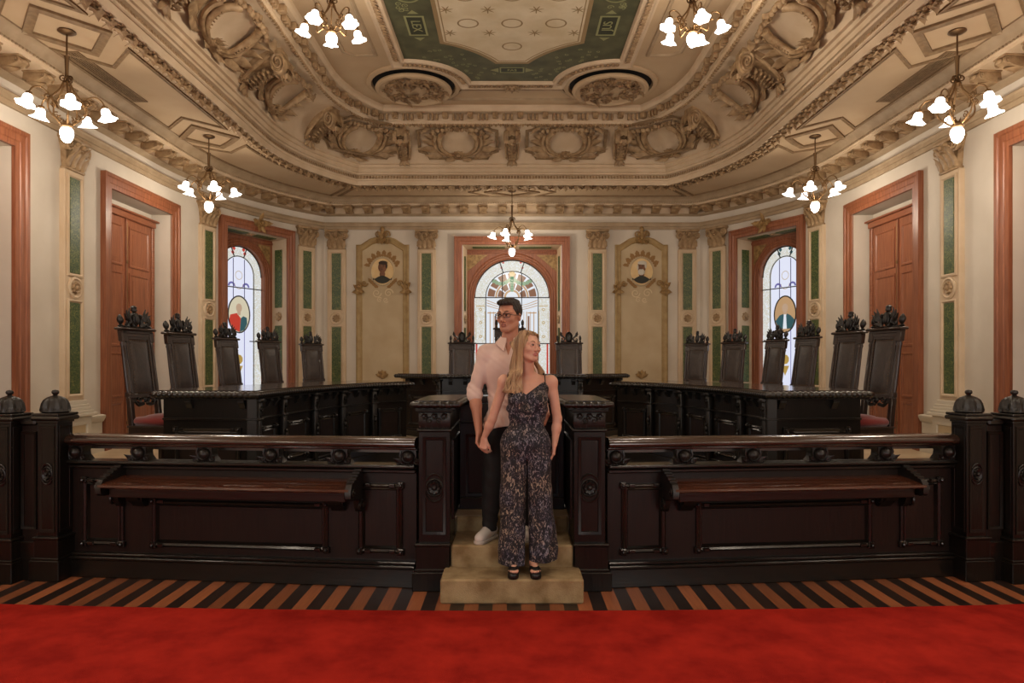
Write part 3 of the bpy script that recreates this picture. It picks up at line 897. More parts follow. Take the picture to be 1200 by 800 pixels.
def pilaster(s, label):
    x, y, rz = wframe(s)
    r = thing('pilaster', label, 'pilaster', (x, y, ZD), rz, 'pilasters round the walls')
    z = -ZD
    mb = MB()
    mb.add(box(0,.02,(1.19+4.16)/2+z,.40,.10,2.97,.008))
    mb.add(mould(rect(-.155,2.80+z,.155,4.11+z), [(0,.07),(0,.085),(.02,.09),(.035,.075),(.035,.06)]))
    mb.add(mould(rect(-.155,1.24+z,.155,2.50+z), [(0,.07),(0,.085),(.02,.09),(.035,.075),(.035,.06)]))
    mb.build('shaft', M['cream'], r)
    mb = MB(); mb.add(lathe([(.145,.07),(.145,.085),(.12,.095),(.105,.078),(.001,.076)],28,cap=False), tr(0,0,2.65+z,rx=-pi/2)); mb.build('medallion_ring', M['cream'], r)
    mb = MB(); mb.add(rosette(.088,8,.035), tr(0,.076,2.65+z,rx=-pi/2)); mb.add(ell(0,.10,2.65+z,.03,.025,.035,8,5)); 
    for a in range(6): mb.add(leaf(.07,.04,.4,3,1,.012), tr(0,.09,2.65+z,rx=-pi/2,ry=a*pi/3)) if False else None
    mb.build('medallion', M['orn'], r)
    for za, zb in ((2.84,4.07),(1.28,2.46)):
        mb = MB(); mb.add(box(0,.066,(za+zb)/2+z,.20,.024,zb-za,.004)); mb.build('green_panel', M['green'], r)
    mb = MB()
    for za, zb, w, d in ((ZD,.98,.56,.12),(.98,1.02,.66,.17),(1.02,1.06,.60,.14),(1.06,1.10,.54,.12),(1.10,1.14,.50,.105),(1.14,1.19,.46,.09)):
        mb.add(box(0,d/2-.02,(za+zb)/2+z,w,d+.04,zb-za,.006))
    mb.add(mould(rect(-.19,ZD+.15+z,.19,.90+z), [(0,.12),(0,.135),(.03,.135),(.04,.12)]))
    o = mb.build('pedestal', M['white'], r)
    mb = MB(); mb.add(box(0,.118,.675+z,.29,.01,.42)); mb.build('panel', M['niche'], o)
    capital_mb(z0=4.16+z).build('capital', M['orn'], r, angle=50)
    return r
LR = ((-1,'left'),(1,'right'))
for g, w in LR:
    pilaster(g*sY(8.87), 'green panelled pilaster between the frontmost doorway and the wooden double door on the %s wall' % w)
    pilaster(g*abs(s_of_px(241)), 'green panelled pilaster between the wooden double door and the arched window on the %s' % w)
    pilaster(g*abs(s_of_px(358)), 'green panelled pilaster on the curved wall between the %s arched window and the corner' % w)
    pilaster(g*3.84*1.0, 'green panelled pilaster on the far wall between the %s corner and the portrait niche' % w)
    pilaster(g*1.87, 'green panelled pilaster on the far wall between the %s portrait niche and the middle window' % w)
    pilaster(g*sY(5.0), 'green panelled pilaster on the %s wall beside the balustrade end' % w)

# ------------------------------------------------------------------ niches with painted busts
def niche(g, w, beard):
    r = thing('portrait_niche', 'ochre wall panel with oval portrait of a %s man, %s of middle window' % (('white bearded' if beard else 'dark haired'), w), 'wall panel', (g*2.84, 15.0, ZD), pi, 'portrait panels on the far wall')
    z = -ZD
    hw, zb, zs, zt = .58, 1.05, 4.27, 4.40
    top = [(hw,zs),(hw-.10,zs),(hw-.18,zs+.05),(hw-.30,zs+.13),(.15,zt+.04),(-.15,zt+.04),(-hw+.30,zs+.13),(-hw+.18,zs+.05),(-hw+.10,zs),(-hw,zs)]
    path = [(-hw,zb),(hw,zb)]+top
    P = [(x, q+z) for x, q in path]
    mb = MB(); mb.add(polyplate(P, .0, .012)); mb.build('field', M['niche'], r)
    mb = MB(); mb.add(mould(P, [(0,0),(0,.03),(.03,.045),(.05,.035),(.07,.03),(.10,.022),(.12,.03),(.135,.012)])); mb.build('frame', M['nichetrim'], r)
    mb = MB()
    for gg in (-1,1):
        T = tr(gg*(hw-.06),.045,3.35+z,rx=-pi/2)
        for a in range(7): mb.add(leaf(.15,.09,.4,5,2,.02), tr(gg*(hw-.06),.045,3.35+z-.05*(a%3),rx=pi/2,ry=a*.9,s=(1,1,-1)))
        mb.add(rosette(.075,5,.05), T); mb.add(spiral(.07,1.5,.018,18,5,sgn=gg), tr(gg*(hw-.19),.045,3.42+z,rx=-pi/2)); mb.add(spiral(.05,1.5,.015,18,5,sgn=-gg), tr(gg*(hw-.06),.045,3.20+z,rx=-pi/2)); mb.build('side_ornament', M['gold'], r, angle=50); mb = MB()
    for gg in (-1,1):
        mb.add(spiral(.08,1.6,.02,20,6,sgn=gg), tr(gg*.09,.05,4.50+z,rx=-pi/2)); mb.add(spiral(.06,1.6,.018,20,6,sgn=-gg), tr(gg*.10,.05,4.34+z,rx=-pi/2))
    mb.add(rosette(.09,5,.06), tr(0,.05,4.42+z,rx=-pi/2)); mb.add(ell(0,.06,4.60+z,.05,.04,.07,8,6))
    for a in (-.6,0,.6,pi-.5,pi,pi+.5): mb.add(leaf(.18,.09,.4), tr(0,.05,4.42+z,rx=pi/2,ry=a,s=(1,1,-1)))
    mb.build('shell_crest', M['gold'], r, angle=50); mb = MB()
    for a in (-1.2,-.6,0,.6,1.2): mb.add(leaf(.16,.09,.3), tr(0,.04,1.38+z,rx=pi/2,ry=a,s=(1,1,-1)))
    mb.add(rosette(.06,5,.04), tr(0,.03,1.38+z,rx=-pi/2)); mb.build('foot_ornament', M['gold'], r, angle=50)
    # oval
    zc = 3.68
    mb = MB(); mb.add(lathe([(1,0),(1,.02),(.93,.03),(.88,.012)],36,cap=False), tr(0,.012,zc+z,rx=-pi/2,s=(.27,.32,1)))
    o = mb.build('oval_frame', M['niche'], r)
    mb = MB(); mb.add(lathe([(.9,.018),(.001,.019)],36,cap=False), tr(0,.012,zc+z,rx=-pi/2,s=(.27,.32,1))); mb.build('oval_ground', mat('oval ground warm', srgb(214,180,126), .7, col2=srgb(222,196,150), scale=6), r)
    skin = mat('painted skin', srgb(128,86,60), .7, col2=srgb(104,66,46), scale=14); coat = mat('painted coat', srgb(52,52,46), .8)
    hair = mat('painted hair', srgb(196,190,178) if beard else srgb(58,44,34), .8)
    mb = MB(); xs = np.linspace(-.20,.20,15); 
    zb_ = [zc+z-.26*sqrt(max(0,1-(x/.235)**2)) for x in xs]; za_ = [zc+z-.09-.10*(abs(x)/.2)**1.6 for x in xs]
    mb.add(colplate(xs, zb_, za_, .031, .058)); mb.build('bust_coat', coat, r)
    BS = lambda v: np.stack([v[:,0]*1.38, v[:,1], (v[:,2]-(zc+z-.06))*1.32+(zc+z-.06)-.01], 1)
    mb = MB(BS); mb.add(ell(0,.040,zc+.065+z,.068,.012,.092,14,10)); mb.add(ell(.0,.040,zc-.05+z,.045,.010,.06,10,6)); mb.build('bust_face', skin, r)
    mb = MB(BS); mb.add(ell(-.01,.043,zc+.135+z,.072,.012,.038,12,6)); mb.add(ell(-.062,.042,zc+.09+z,.018,.010,.05,8,6))
    if beard: mb.add(ell(.005,.047,zc-.015+z,.055,.012,.055,10,6)); mb.add(ell(.06,.043,zc+.06+z,.014,.010,.045,8,6))
    mb.build('bust_hair', hair, r)
    mb = MB(BS); 
    for gg in (-1,1): mb.add(ell(gg*.026+.008,.053,zc+.08+z,.011,.004,.006,6,4)); mb.add(box(gg*.026+.008,.053,zc+.098+z,.03,.004,.006))
    mb.add(box(.008,.053,zc+.03+z,.03,.004,.006)); mb.build('bust_feature', coat, r)
    # painted garland round the oval
    mb = MB()
    for i in range(15):
        a = pi*.12+pi*.76*i/14; x = .33*cos(a); q = .36*sin(a)
        mb.add(leaf(.11,.07,.1,5,2,.006), tr(x,.014,zc+q+z+.02,rx=pi/2,ry=-(a-pi/2)*1.0+((-1)**i)*.5,s=(1,1,-1)))
        mb.add(ell(x,.016,zc+q+z,.035,.006,.03,7,4))
    for gg in (-1,1):
        for i in range(4):
            mb.add(leaf(.12,.07,.1,5,2,.006), tr(gg*(.10+.05*i),.016,zc-.34+.035*i+z,rx=pi/2,ry=gg*(1.2-.2*i),s=(1,1,-1)))
    mb.build('painted_garland', mat('painted ochre garland', srgb(140,104,58), .7), r, angle=0)
    mb = MB()
    for gg in (-1,1): mb.add(spiral(.10,1.5,.014,22,5,sgn=gg,flat=.3), tr(gg*.13,.014,zc-.47+z,rx=-pi/2)); mb.add(spiral(.06,1.4,.012,18,5,sgn=-gg,flat=.3), tr(gg*.07,.014,zc-.62+z,rx=-pi/2))
    mb.build('painted_scroll', mat('painted pale scroll', srgb(206,186,150), .7), r)
niche(-1, 'left', False); niche(1, 'right', True)

# ------------------------------------------------------------------ doors
LEAFW = .80
def door(s, n, w, lab):
    x, y, rz = wframe(s)
    r = thing('door_%d' % n, lab, None, (x, y, ZD), rz, None, 'structure')
    z = -ZD; H = 4.17+z; hw = HDW
    mb = MB()    # reveal box
    q_ = hw-.004; Hq = H-.004; mb.add(([(-q_,0,0),(-q_,-.32,0),(-q_,-.32,Hq),(-q_,0,Hq),(q_,0,0),(q_,-.32,0),(q_,-.32,Hq),(q_,0,Hq)], [(0,1,2,3),(4,7,6,5),(3,2,6,7)]))
    mb.add(box(0,-.36,H/2,2*hw+.1,.06,H+.06)); mb.build('reveal', M['wall'], r)
    mb = MB()
    pr = [(0,.001),(0,.045),(-.02,.052),(-.06,.052),(-.07,.062),(-.14,.062),(-.155,.078),(-.20,.078),(-.20,-.01)]
    mb.add(mould([(hw,0),(hw,H),(-hw,H),(-hw,0)], pr, False)); mb.build('frame', M['redwood'], r)
    hd = 3.92-ZD; lw = .755
    mb = MB(); mb.add(box(0,-.27,hd+.05,2*lw+.16,.11,.10,.01)); mb.add(box(0,-.25,hd+.11,2*lw+.22,.16,.03,.008)); mb.add(box(-lw-.04,-.28,hd/2,.08,.08,hd,.008)); mb.add(box(lw+.04,-.28,hd/2,.08,.08,hd,.008)); mb.build('inner_frame', M['redwoodh'], r)
    for g in (-1, 1):
        mb = MB(); cx = g*lw/2
        mb.add(box(cx,-.285,hd/2,lw-.006,.05,hd,.004))
        o = mb.build('leaf', M['redwood'], r)
        for za, zb in ((.12,.62),(.72,1.38),(1.50,2.62),(2.74,hd-.12)):
            mb = MB(); x0, x1 = cx-lw/2+.10, cx+lw/2-.10
            mb.add(mould(rect(x0,za,x1,zb), [(-.015,-.262),(-.012,-.245),(.012,-.245),(.03,-.262),(.045,-.272),(.09,-.262),(.10,-.256)]))
            mb.add(box(cx,-.262,(za+zb)/2,x1-x0-.19,.012,zb-za-.19)); mb.build('panel', M['redwood'], o)
    mb = MB(); mb.add(box(0,-.25,hd/2,.035,.03,hd,.008)); mb.build('astragal', M['redwood'], r)
    mb = MB(); mb.add(tube([(.0,-.232,.06),(.0,-.232,hd-.06)],.006,6)); 
    for q in (.3,1.0,1.9,2.8): mb.add(box(0,-.232,q,.03,.02,.05,.004))
    mb.build('espagnolette', M['brass'], r)
    mb = MB(); mb.add(box(0,-.225,1.06,.035,.012,.16,.004)); mb.add(tube([(0,-.225,1.10),(0,-.18,1.10),(.05,-.17,1.10)],.01,6)); mb.add(ell(.06,-.17,1.10,.02,.02,.02)); mb.build('handle', M['brass'], r)
door(-sd, 1, 'left', 'tall double wooden door in a deep recess on the left wall'); door(sd, 2, 'right', 'tall double wooden door in a deep recess on the right wall')
# frontmost framed openings (only their frames show)
for k, (g, w) in enumerate(LR):
    x, y, rz = wframe(g*sn)
    r = thing('door_%d' % (3+k), 'wide wooden door frame at the %s edge of the view' % w, None, (x, y, ZD), rz, None, 'structure')
    H = 4.17-ZD; hw = HNW
    mb = MB(); q_ = hw-.004; Hq = H-.004; mb.add(([(-q_,0,0),(-q_,-.32,0),(-q_,-.32,Hq),(-q_,0,Hq),(q_,0,0),(q_,-.32,0),(q_,-.32,Hq),(q_,0,Hq)], [(0,1,2,3),(4,7,6,5),(3,2,6,7)]))
    mb.add(box(0,-.36,H/2,2*hw+.1,.06,H+.06)); mb.build('reveal', M['wall'], r)
    mb = MB(); mb.add(mould([(hw,0),(hw,H),(-hw,H),(-hw,0)], [(0,.001),(0,.045),(-.02,.052),(-.06,.052),(-.07,.062),(-.14,.062),(-.155,.078),(-.20,.078),(-.20,-.01)], False)); mb.build('frame', M['redwood'], r)
    for gg in (-1,1):
        mb = MB(); mb.add(box(gg*.45,-.29,1.75,.89,.05,3.5,.006)); o = mb.build('leaf', M['redwood'], r)
        mb = MB(); 
        for za, zb in ((.12,.62),(.72,1.38),(1.5,3.3)): mb.add(mould(rect(gg*.45-.32,za,gg*.45+.32,zb), [(0,-.266),(0,-.245),(.03,-.25),(.05,-.266)]))
        mb.build('panel', M['redwood'], o)

# ------------------------------------------------------------------ windows with stained glass
def gl(name, col, st): return emis('stained glass '+name, col, st, (.02,.02,.02,1))
GS = 1.0
G = dict(white=gl('milk white', srgb(226,232,240), .92*GS), lilac=gl('lilac white', srgb(222,226,244), 1.0*GS), cream=gl('cream', srgb(236,226,196), .72*GS),
         peach=gl('peach', srgb(226,180,130), .6*GS), brown=gl('brown', srgb(164,104,70), .5*GS), green=gl('green', srgb(150,190,150), .6*GS), violet=gl('violet', srgb(120,116,200), .6*GS),
         red=gl('red', srgb(216,60,44), .7*GS), teal=gl('teal', srgb(50,110,120), .5*GS), gold=gl('gold', srgb(220,180,90), .6*GS), skin=gl('skin', srgb(226,190,160), .6*GS), grey=gl('grey', srgb(170,176,186), .5*GS))
def _orn(nt, b):
    N = nt.nodes; L = nt.links
    tc = N.new('ShaderNodeTexCoord'); vo = N.new('ShaderNodeTexNoise'); vo.inputs['Scale'].default_value = 13; vo.inputs['Distortion'].default_value = 3; vo.inputs['Detail'].default_value = 3
    L.new(tc.outputs['Object'], vo.inputs[0]); r = N.new('ShaderNodeValToRGB'); e = r.color_ramp.elements
    e[0].position = .40; e[0].color = srgb(226,232,238); e[1].position = .70; e[1].color = srgb(236,234,226)
    for p, c in ((.47,(226,228,226)),(.505,(196,178,146)),(.54,(228,228,222)),(.61,(188,194,176)),(.65,(230,230,228))): e.new(p).color = srgb(*c)
    L.new(vo.outputs[0], r.inputs[0]); L.new(r.outputs[0], b.inputs['Emission Color']); b.inputs['Emission Strength'].default_value = .95
    b.inputs['Base Color'].default_value = (.02,.02,.02,1)
G['border'] = ramp_mat('stained glass border', _orn)
M['lead'] = mat('window lead', srgb(58,54,54), .5)
RG, ZS = .86, 3.17
def arcp(r, a0, a1, n, cx=0, cz=None):
    cz = ZS if cz is None else cz
    return [(cx+r*cos(a0+(a1-a0)*i/n), cz+r*sin(a0+(a1-a0)*i/n)) for i in range(n+1)]
def sector(r0, r1, a0, a1, n=10, cz=None, cx=0): return arcp(r0, a0, a1, n, cx, cz)+arcp(r1, a1, a0, n, cx, cz)
def window(s, n, lab, kind):
    global RG, ZS
    RG, ZS = (.58, 3.46) if kind else (.86, 3.17)
    x, y, rz = wframe(s)
    if kind: nx, ny = pnorm(s); x += nx*.07; y += ny*.07
    r = thing('window_%d' % n, lab, None, (x, y, 0), rz, None, 'structure')
    hw = .76 if kind else HWW; H = 4.27; Z0 = .95; dp = .42 if kind else .52; bw = .79 if kind else 1.02; SX = .70 if kind else 1
    mb = MB()
    mb.add(mould([(hw,Z0),(hw,H),(-hw,H),(-hw,Z0)], [(.0,.001),(0,.06),(-.02,.07),(-.06,.07),(-.075,.085),(-.13,.085),(-.145,.10),(-.175,.10),(-.175,-.13)], False)); mb.build('frame', M['redwood'], r)
    mb = MB(); v = []
    h_ = hw-.004; q = [(h_,.02,Z0),(h_,.02,H-.004),(-h_,.02,H-.004),(-h_,.02,Z0)]; p = [(bw,-dp,Z0),(bw,-dp,H-.02),(-bw,-dp,H-.02),(-bw,-dp,Z0)]
    mb.add((q+p, [(0,1,5,4),(1,2,6,5),(2,3,7,6),(3,0,4,7)])); mb.build('reveal', M['cream'], r, angle=0)
    for g in (-1,1):
        for za, zb in ((2.84,4.05),(1.28,2.46)):
            mb = MB(); mb.add(box(g*(hw+bw)/2-g*.012,-dp/2,(za+zb)/2,.02,.20,zb-za,.004), None)
            mb.build('green_panel', M['green'], r)
        mb = MB(); mb.add(rosette(.10,8,.03), tr(g*(hw+bw)/2-g*.008,-dp/2,2.65,ry=-g*pi/2)); mb.build('medallion', M['orn'], r)
        mb = MB(); mb.add(box(g*.52*SX,-dp/2,H-.018,.72*SX,.20,.02,.004)); mb.build('green_panel', M['green'], r)
    mb = MB(); mb.add(rosette(.10,8,.03), tr(0,-dp/2,H-.012,rx=pi)); mb.build('medallion', M['orn'], r)
    # arched inner surround
    yb = -dp
    mb = MB(); n_ = 28
    xs = [-RG+2*RG*i/n_ for i in range(n_+1)]
    za = [ZS+sqrt(max(0,RG*RG-x*x)) for x in xs]
    mb.add(colplate(xs, za, [H-.01]*(n_+1), yb-.12, yb))
    for g in (-1,1): mb.add(box(g*(RG+bw+.03)/2,yb-.06,(Z0+H)/2,bw+.03-RG,.12,H-Z0))
    for ro, rn in ((.02,.018),(.075,.014),(.13,.02)):
        P = [(RG+ro,yb,Z0)]+[(a,yb,b) for a, b in arcp(RG+ro,0,pi,30)]+[(-RG-ro,yb,Z0)]
        mb.add(tube(P, rn, 6, up=(0,1,0)))
    mb.add(box(0,yb+.01,4.19,2*bw,.03,.05,.006)); mb.build('arched_surround', M['redwood'], r)
    for g in (-1,1):
        a0, a1 = .60, 1.15; Ra = RG+.16
        tri = [(g*.97,4.13),(g*.97,ZS+.42)]+[(g*Ra*cos(a),ZS+Ra*sin(a)) for a in np.linspace(.52,1.02,7)]+[(g*.50,4.13)]
        tri = [(g*.975*SX*1.06,4.13),(g*.975*SX*1.06,3.74),(g*.88*SX,3.86),(g*.74*SX,3.99),(g*.55*SX,4.13)]
        if g < 0: tri = tri[::-1]
        mb = MB(); mb.add(polyplate(tri, yb+.0, yb+.012)); mb.build('spandrel', M['gold'], r)
    # glass
    yg = yb-.10
    def pane(poly, m, d=0, name='pane'):
        mb = MB(); n0 = len(poly); mb.add(([(a, yg+d, b) for a, b in poly], [tuple(range(n0))])); return mb.build(name, m, r, angle=0, recalc=False)
    zb0 = 1.0
    full = [(RG,zb0)]+arcp(RG,0,pi,36)+[(-RG,zb0)]
    RI = .60
    pane(full, G['border'])
    lead = MB(); yl = yg+.012
    def ln(p, rad=.010): lead.add(tube([(a,yl,b) for a, b in p], rad, 5, up=(0,1,0)))
    if kind == 0:
        innr = [(RI,zb0)]+arcp(RI,0,pi,30)+[(-RI,zb0)]
        pane(innr, G['white'], .003)
        mb1, mb2, mb3, mb4, mb5 = MB(), MB(), MB(), MB(), MB()
        def P(mb, poly, d=.005): mb.add(([(a, yg+d, b) for a, b in poly], [tuple(range(len(poly)))]))
        # brown fan arcs of the half-dome and white ribs between
        for i in range(7):
            a0 = pi*i/7+.05; a1 = pi*(i+1)/7-.05
            P(mb1, sector(.40,.56,a0,a1,6)); 
        for i in range(5): P(mb1, sector(.20,.33,pi*i/5+.06,pi*(i+1)/5-.06,5))
        P(mb2, sector(.345,.385,0,pi,18)); P(mb2, sector(.14,.185,0,pi,14))
        for k in range(3):   # cornice ellipses under
            for g in (-1,1):
                P(mb2, [(g*.58,ZS-.05-.06*k),(g*.35,ZS-.14-.05*k),(g*.22,ZS-.17-.05*k),(g*.22,ZS-.18-.05*k),(g*.35,ZS-.155-.05*k),(g*.58,ZS-.068-.06*k)][::g])
        for g in (-1,1):
            for cx, wv in ((.50,.02),(.42,.012),(.335,.02),(.27,.01)):
                P(mb2, rect(g*cx-wv/2,1.6,g*cx+wv/2,ZS-.32))
            P(mb2, rect(g*.46-.10,ZS-.36,g*.46+.10,ZS-.335)); P(mb1, rect(g*.38-.02,2.3,g*.38+.02,ZS-.42)); 
            P(mb4, rect(g*.72-.10,ZS-.20,g*.72+.10,ZS-.185)); P(mb4, rect(g*.72-.11,2.2,g*.72-.10,ZS-.3)); P(mb4, rect(g*.72+.10,2.2,g*.72+.11,ZS-.3))
            for zz in (2.28,2.9,2.6): P(mb4, sector(0.02,.035,0,2*pi-.01,10,zz,g*.72))
            P(mb5, rect(g*.81-.02,1.2,g*.81+.02,2.12))
        # garland
        for i in range(13):
            t = -1+2*i/12; zz = 3.55-.10*abs(sin(t*pi))+.08*(1-abs(t)); P(mb3, sector(0,.05,0,2*pi-.01,8,zz,t*.42), .007)
        for q in range(6): P(mb3, sector(0,.045,0,2*pi-.01,8,3.62-.055*q,0), .007)
        P(mb4, sector(0,.07,0,2*pi-.01,10,3.72,0), .008)
        for a, b in ((.24,3.85),(-.24,3.85),(.20,3.97),(-.20,3.97)): P(mb5, sector(0,.03,0,2*pi-.01,4,b,a))
        mb1.build('pane', G['brown'], r, angle=0, recalc=False); mb2.build('pane', G['peach'], r, angle=0, recalc=False); mb3.build('pane', G['green'], r, angle=0, recalc=False)
        mb4.build('pane', G['gold'], r, angle=0, recalc=False); mb5.build('pane', G['red'], r, angle=0, recalc=False)
        ln(arcp(RI,0,pi,30)+[(-RI,zb0)]); ln([(RI,ZS),(RI,zb0)])
        ln([(-RG,ZS),(RG,ZS)],.012); ln([(-RG,2.12),(RG,2.12)],.012)
        for g in (-1,1):
            ln([(g*.22,ZS-.25),(g*.22,3.72)]); ln([(g*.20,3.74),(g*.28,3.98)],.012)
    else:
        innr = [(.36,zb0)]+arcp(.36,0,pi,26)+[(-.36,zb0)]
        pane(innr, G['lilac'], .003)
        RI = .375
        def P(mb, poly, d=.006): mb.add(([(a, yg+d, b) for a, b in poly], [tuple(range(len(poly)))]))
        mv, mg, mr, mc, ms, mo = MB(), MB(), MB(), MB(), MB(), MB()
        for g in (-1,1):
            P(mv, rect(g*.14-.008,1.1,g*.14+.008,3.78)); P(mv, sector(.05,.09,.0,pi,8,3.22,g*.18))
        # wings and crest ornament, oval portrait
        P(mg, sector(.08,.09,0,2*pi-.01,18,3.45,0)); P(mg, sector(.10,.11,pi,2*pi,10,3.28,0))
        oc = 2.66; ow, oh = .27, .37; kx, kz = .9, .77
        oval = [(ow*cos(a), oc+oh*sin(a)) for a in np.linspace(0,2*pi,29)[:-1]]
        P(mo, oval, .007)
        OV = lambda pts: [(a*kx, oc+(b-oc)*kz) for a, b in pts]
        P(ms, [(.075*cos(a), oc+.13+.09*sin(a)) for a in np.linspace(0,2*pi,17)[:-1]], .011)
        P(ms, OV([(-.04,oc-.02),(.04,oc-.02),(.05,oc+.12),(-.05,oc+.12)]), .011)
        if kind == 1: rb = [(-.02,oc-.46),(.16,oc-.40),(.27,oc-.16),(.24,oc-.02),(.06,oc+.03),(-.05,oc-.10)]
        else: rb = [(-.17,oc-.38),(.17,oc-.38),(.27,oc-.16),(.15,oc-.02),(.04,oc+.02),(.0,oc-.1),(-.06,oc+.02),(-.16,oc-.04),(-.27,oc-.16)]
        P(mr, OV(rb), .010)
        lo = [(-ow*.85,oc-.24),(-.15,oc-.40),(-.02,oc-.46),(-.05,oc-.10),(-.12,oc-.04),(-.22,oc-.08)]
        P(mc, OV(lo) if kind == 1 else OV([(-.05,oc-.38),(.06,oc-.38),(.03,oc),(-.03,oc)]), .012)
        P(mg, sector(0,.10,0,2*pi-.01,9,1.75,0), .008); P(mg, [(-.10,1.62),(0,1.42),(.10,1.62)], .008)
        for a, b in ((.15,3.90),(-.15,3.90),(.12,3.98),(-.12,3.98)): P(mr, sector(0,.045,0,2*pi-.01,4,b,a))
        mv.build('pane', G['violet'], r, angle=0, recalc=False); mg.build('pane', G['gold'], r, angle=0, recalc=False); mo.build('pane', G['cream'] if kind==1 else G['peach'], r, angle=0, recalc=False)
        ms.build('pane', G['skin'], r, angle=0, recalc=False); mr.build('pane', G['red'] if kind==1 else G['teal'], r, angle=0, recalc=False); mc.build('pane', G['teal'] if kind==1 else G['white'], r, angle=0, recalc=False)
        ln(oval+[oval[0]],.014)
        ln(arcp(RI,0,pi,30)+[(-RI,zb0)]); ln([(RI,ZS),(RI,zb0)])
        ln([(-RG,3.20),(RG,3.20)],.011); ln([(-RG,2.12),(-ow,2.12)],.011); ln([(ow,2.12),(RG,2.12)],.011)
        for g in (-1,1): ln([(g*.12,3.82),(g*.19,4.0)],.012); ln([(g*.14,3.78),(g*.14,3.0)],.005)
    ln(arcp(RG-.01,0,pi,36),.013)
    lead.build('lead_line', M['lead'], r, angle=0)
    # leafy keystone on the frame
    if kind:
        mb = MB()
        for gg in (-1,1):
            mb.add(spiral(.075,1.5,.02,18,6,sgn=gg), tr(gg*.10,.10,H+.17,rx=-pi/2)); mb.add(leaf(.24,.11,.3), tr(gg*.03,.10,H+.17,rx=pi/2,ry=gg*1.4,s=(1,1,-1))); mb.add(leaf(.2,.10,.3), tr(0,.10,H+.14,rx=pi/2,ry=pi+gg*.5,s=(1,1,-1)))
        mb.add(rosette(.08,6,.05), tr(0,.10,H+.18,rx=-pi/2)); mb.add(leaf(.2,.11,.4), tr(0,.10,H+.2,rx=pi/2,s=(1,1,-1)))
        mb.build('keystone', M['gold'], r, angle=50)
window(0, 1, 'arched stained glass window at the middle of the far wall', 0)
window(-sw, 2, 'arched stained glass window on the left with a figure in red', 1)
window(sw, 3, 'arched stained glass window on the right with a figure in teal', 2)

# ------------------------------------------------------------------ chandeliers
M['shade'] = emis('lit frosted glass shade', (1,.93,.84,1), 5.0)
M['bud'] = emis('lit frosted glass bud', (1,.95,.88,1), 5.5)
def chandelier(L, arm_r=.33):
    r = thing('chandelier', None, 'chandelier')
    mb = MB(); mb.add(lathe([(.001,0),(.085,0),(.09,-.012),(.06,-.03),(.02,-.04),(.001,-.04)],20,cap=False)); mb.build('canopy', M['brassdark'], r)
    mb = MB(); top = -.03; mid = -L*.44
    mb.add(tube([(0,0,top),(0,0,mid)],.009,8)); mb.add(lathe([(.001,-.22*L),(.03,-.225*L),(.022,-.25*L),(.016,mid),(.03,mid-.01),(.045,mid-.04),(.02,mid-.07),(.001,mid-.075)],12,cap=False))
    for k in range(5): mb.add(spiral(.035,1.3,.009,14,5), tr(.035*cos(k*1.257),.035*sin(k*1.257),mid+.01,rz=k*1.257,rx=pi/2))
    mb.build('stem', M['brassdark'], r)
    zb = -L+.17
    for k in range(5):
        a = 2*pi*k/5+.30
        mb = MB()
        P = bez([(.03,0,mid-.02),(.07,0,mid-.12),(.17,0,mid-.25),(.175,0,mid-.36),(.10,0,zb+.06),(.05,0,zb+.02)],6)
        mb.add(tube(P,.010,6))
        zs = mid-.25
        P2 = bez([(.12,0,zs-.04),(.17,0,zs+.05),(.25,0,zs+.10),(.32,0,zs+.07),(arm_r+.02,0,zs+.01)],6)
        mb.add(tube(P2,.008,6)); mb.add(spiral(.045,1.5,.010,18,5), tr(.18,0,zs+.01,rx=pi/2)); mb.add(leaf(.10,.05,.4,4,2,.012), tr(.15,0,mid-.22,rz=-pi/2,rx=-.6))
        mb.add(spiral(.035,1.3,.009,16,5), tr(.10,0,zb+.10,rx=pi/2)); mb.add(lathe([(.03,0),(.034,-.02),(.028,-.03)],10), tr(arm_r+.02,0,zs+.01))
        T = tr(rz=a); o = remap(mb, T).build('arm', M['brass'], r)
        mb = MB(); fl = lambda aa, rr, z: rr*(1+(.10*min(1, max(0,(-z-.06)/.07)))*cos(aa*6))
        mb.add(lathe([(.028,0),(.041,-.015),(.047,-.04),(.045,-.062),(.056,-.085),(.080,-.106),(.094,-.115),(.088,-.111),(.050,-.08),(.028,-.03)],36,fl,cap=False), lambda v: tr(arm_r+.02,0,zs-.015,ry=.0-.28)(v))
        s_ = remap(mb, T).build('lamp_shade', M['shade'], r, angle=60)
    mb = MB()
    for k in range(5): mb.add(leaf(.07,.045,.8,4,2,.01), tr(0,0,zb+.02,rz=k*1.257,rx=.3))
    mb.add(lathe([(.02,zb+.06),(.06,zb+.03),(.066,zb),(.05,zb-.01)],14,cap=True)); mb.build('bud_holder', M['brass'], r)
    mb = MB(); mb.add(lathe([(.045,zb-.005),(.066,zb-.04),(.068,zb-.08),(.055,zb-.125),(.03,zb-.16),(.001,zb-.172)],20,lambda aa,rr,z: rr*(1+.04*cos(aa*6)),cap=False)); mb.build('bud_shade', M['bud'], r, angle=60)
    return r
LAMPS = []
def place_ch(src, x, y, z, rz, lab, L, power):
    if src.get('label') is None: o = src; o.location = (x, y, z); o.rotation_euler = (0,0,rz); o['label'] = lab; o['group'] = 'lit brass chandeliers'
    else: o = dup(src, (x, y, z), rz, lab)
    for k in range(1):
        la = bpy.data.lights.new('chandelier light', 'POINT'); la.energy = power; la.shadow_soft_size = .16; la.color = (1,.86,.68)
        lo = bpy.data.objects.new('chandelier_light', la); COL.objects.link(lo); lo.location = (x, y, z-L+.02-.06)
    return o
PW = 60
chA = chandelier(1.20, .335); 
place_ch(chA, -4.78, 7.33, ZC, .05, 'lit brass chandelier nearest the viewer on the left', 1.2, PW)
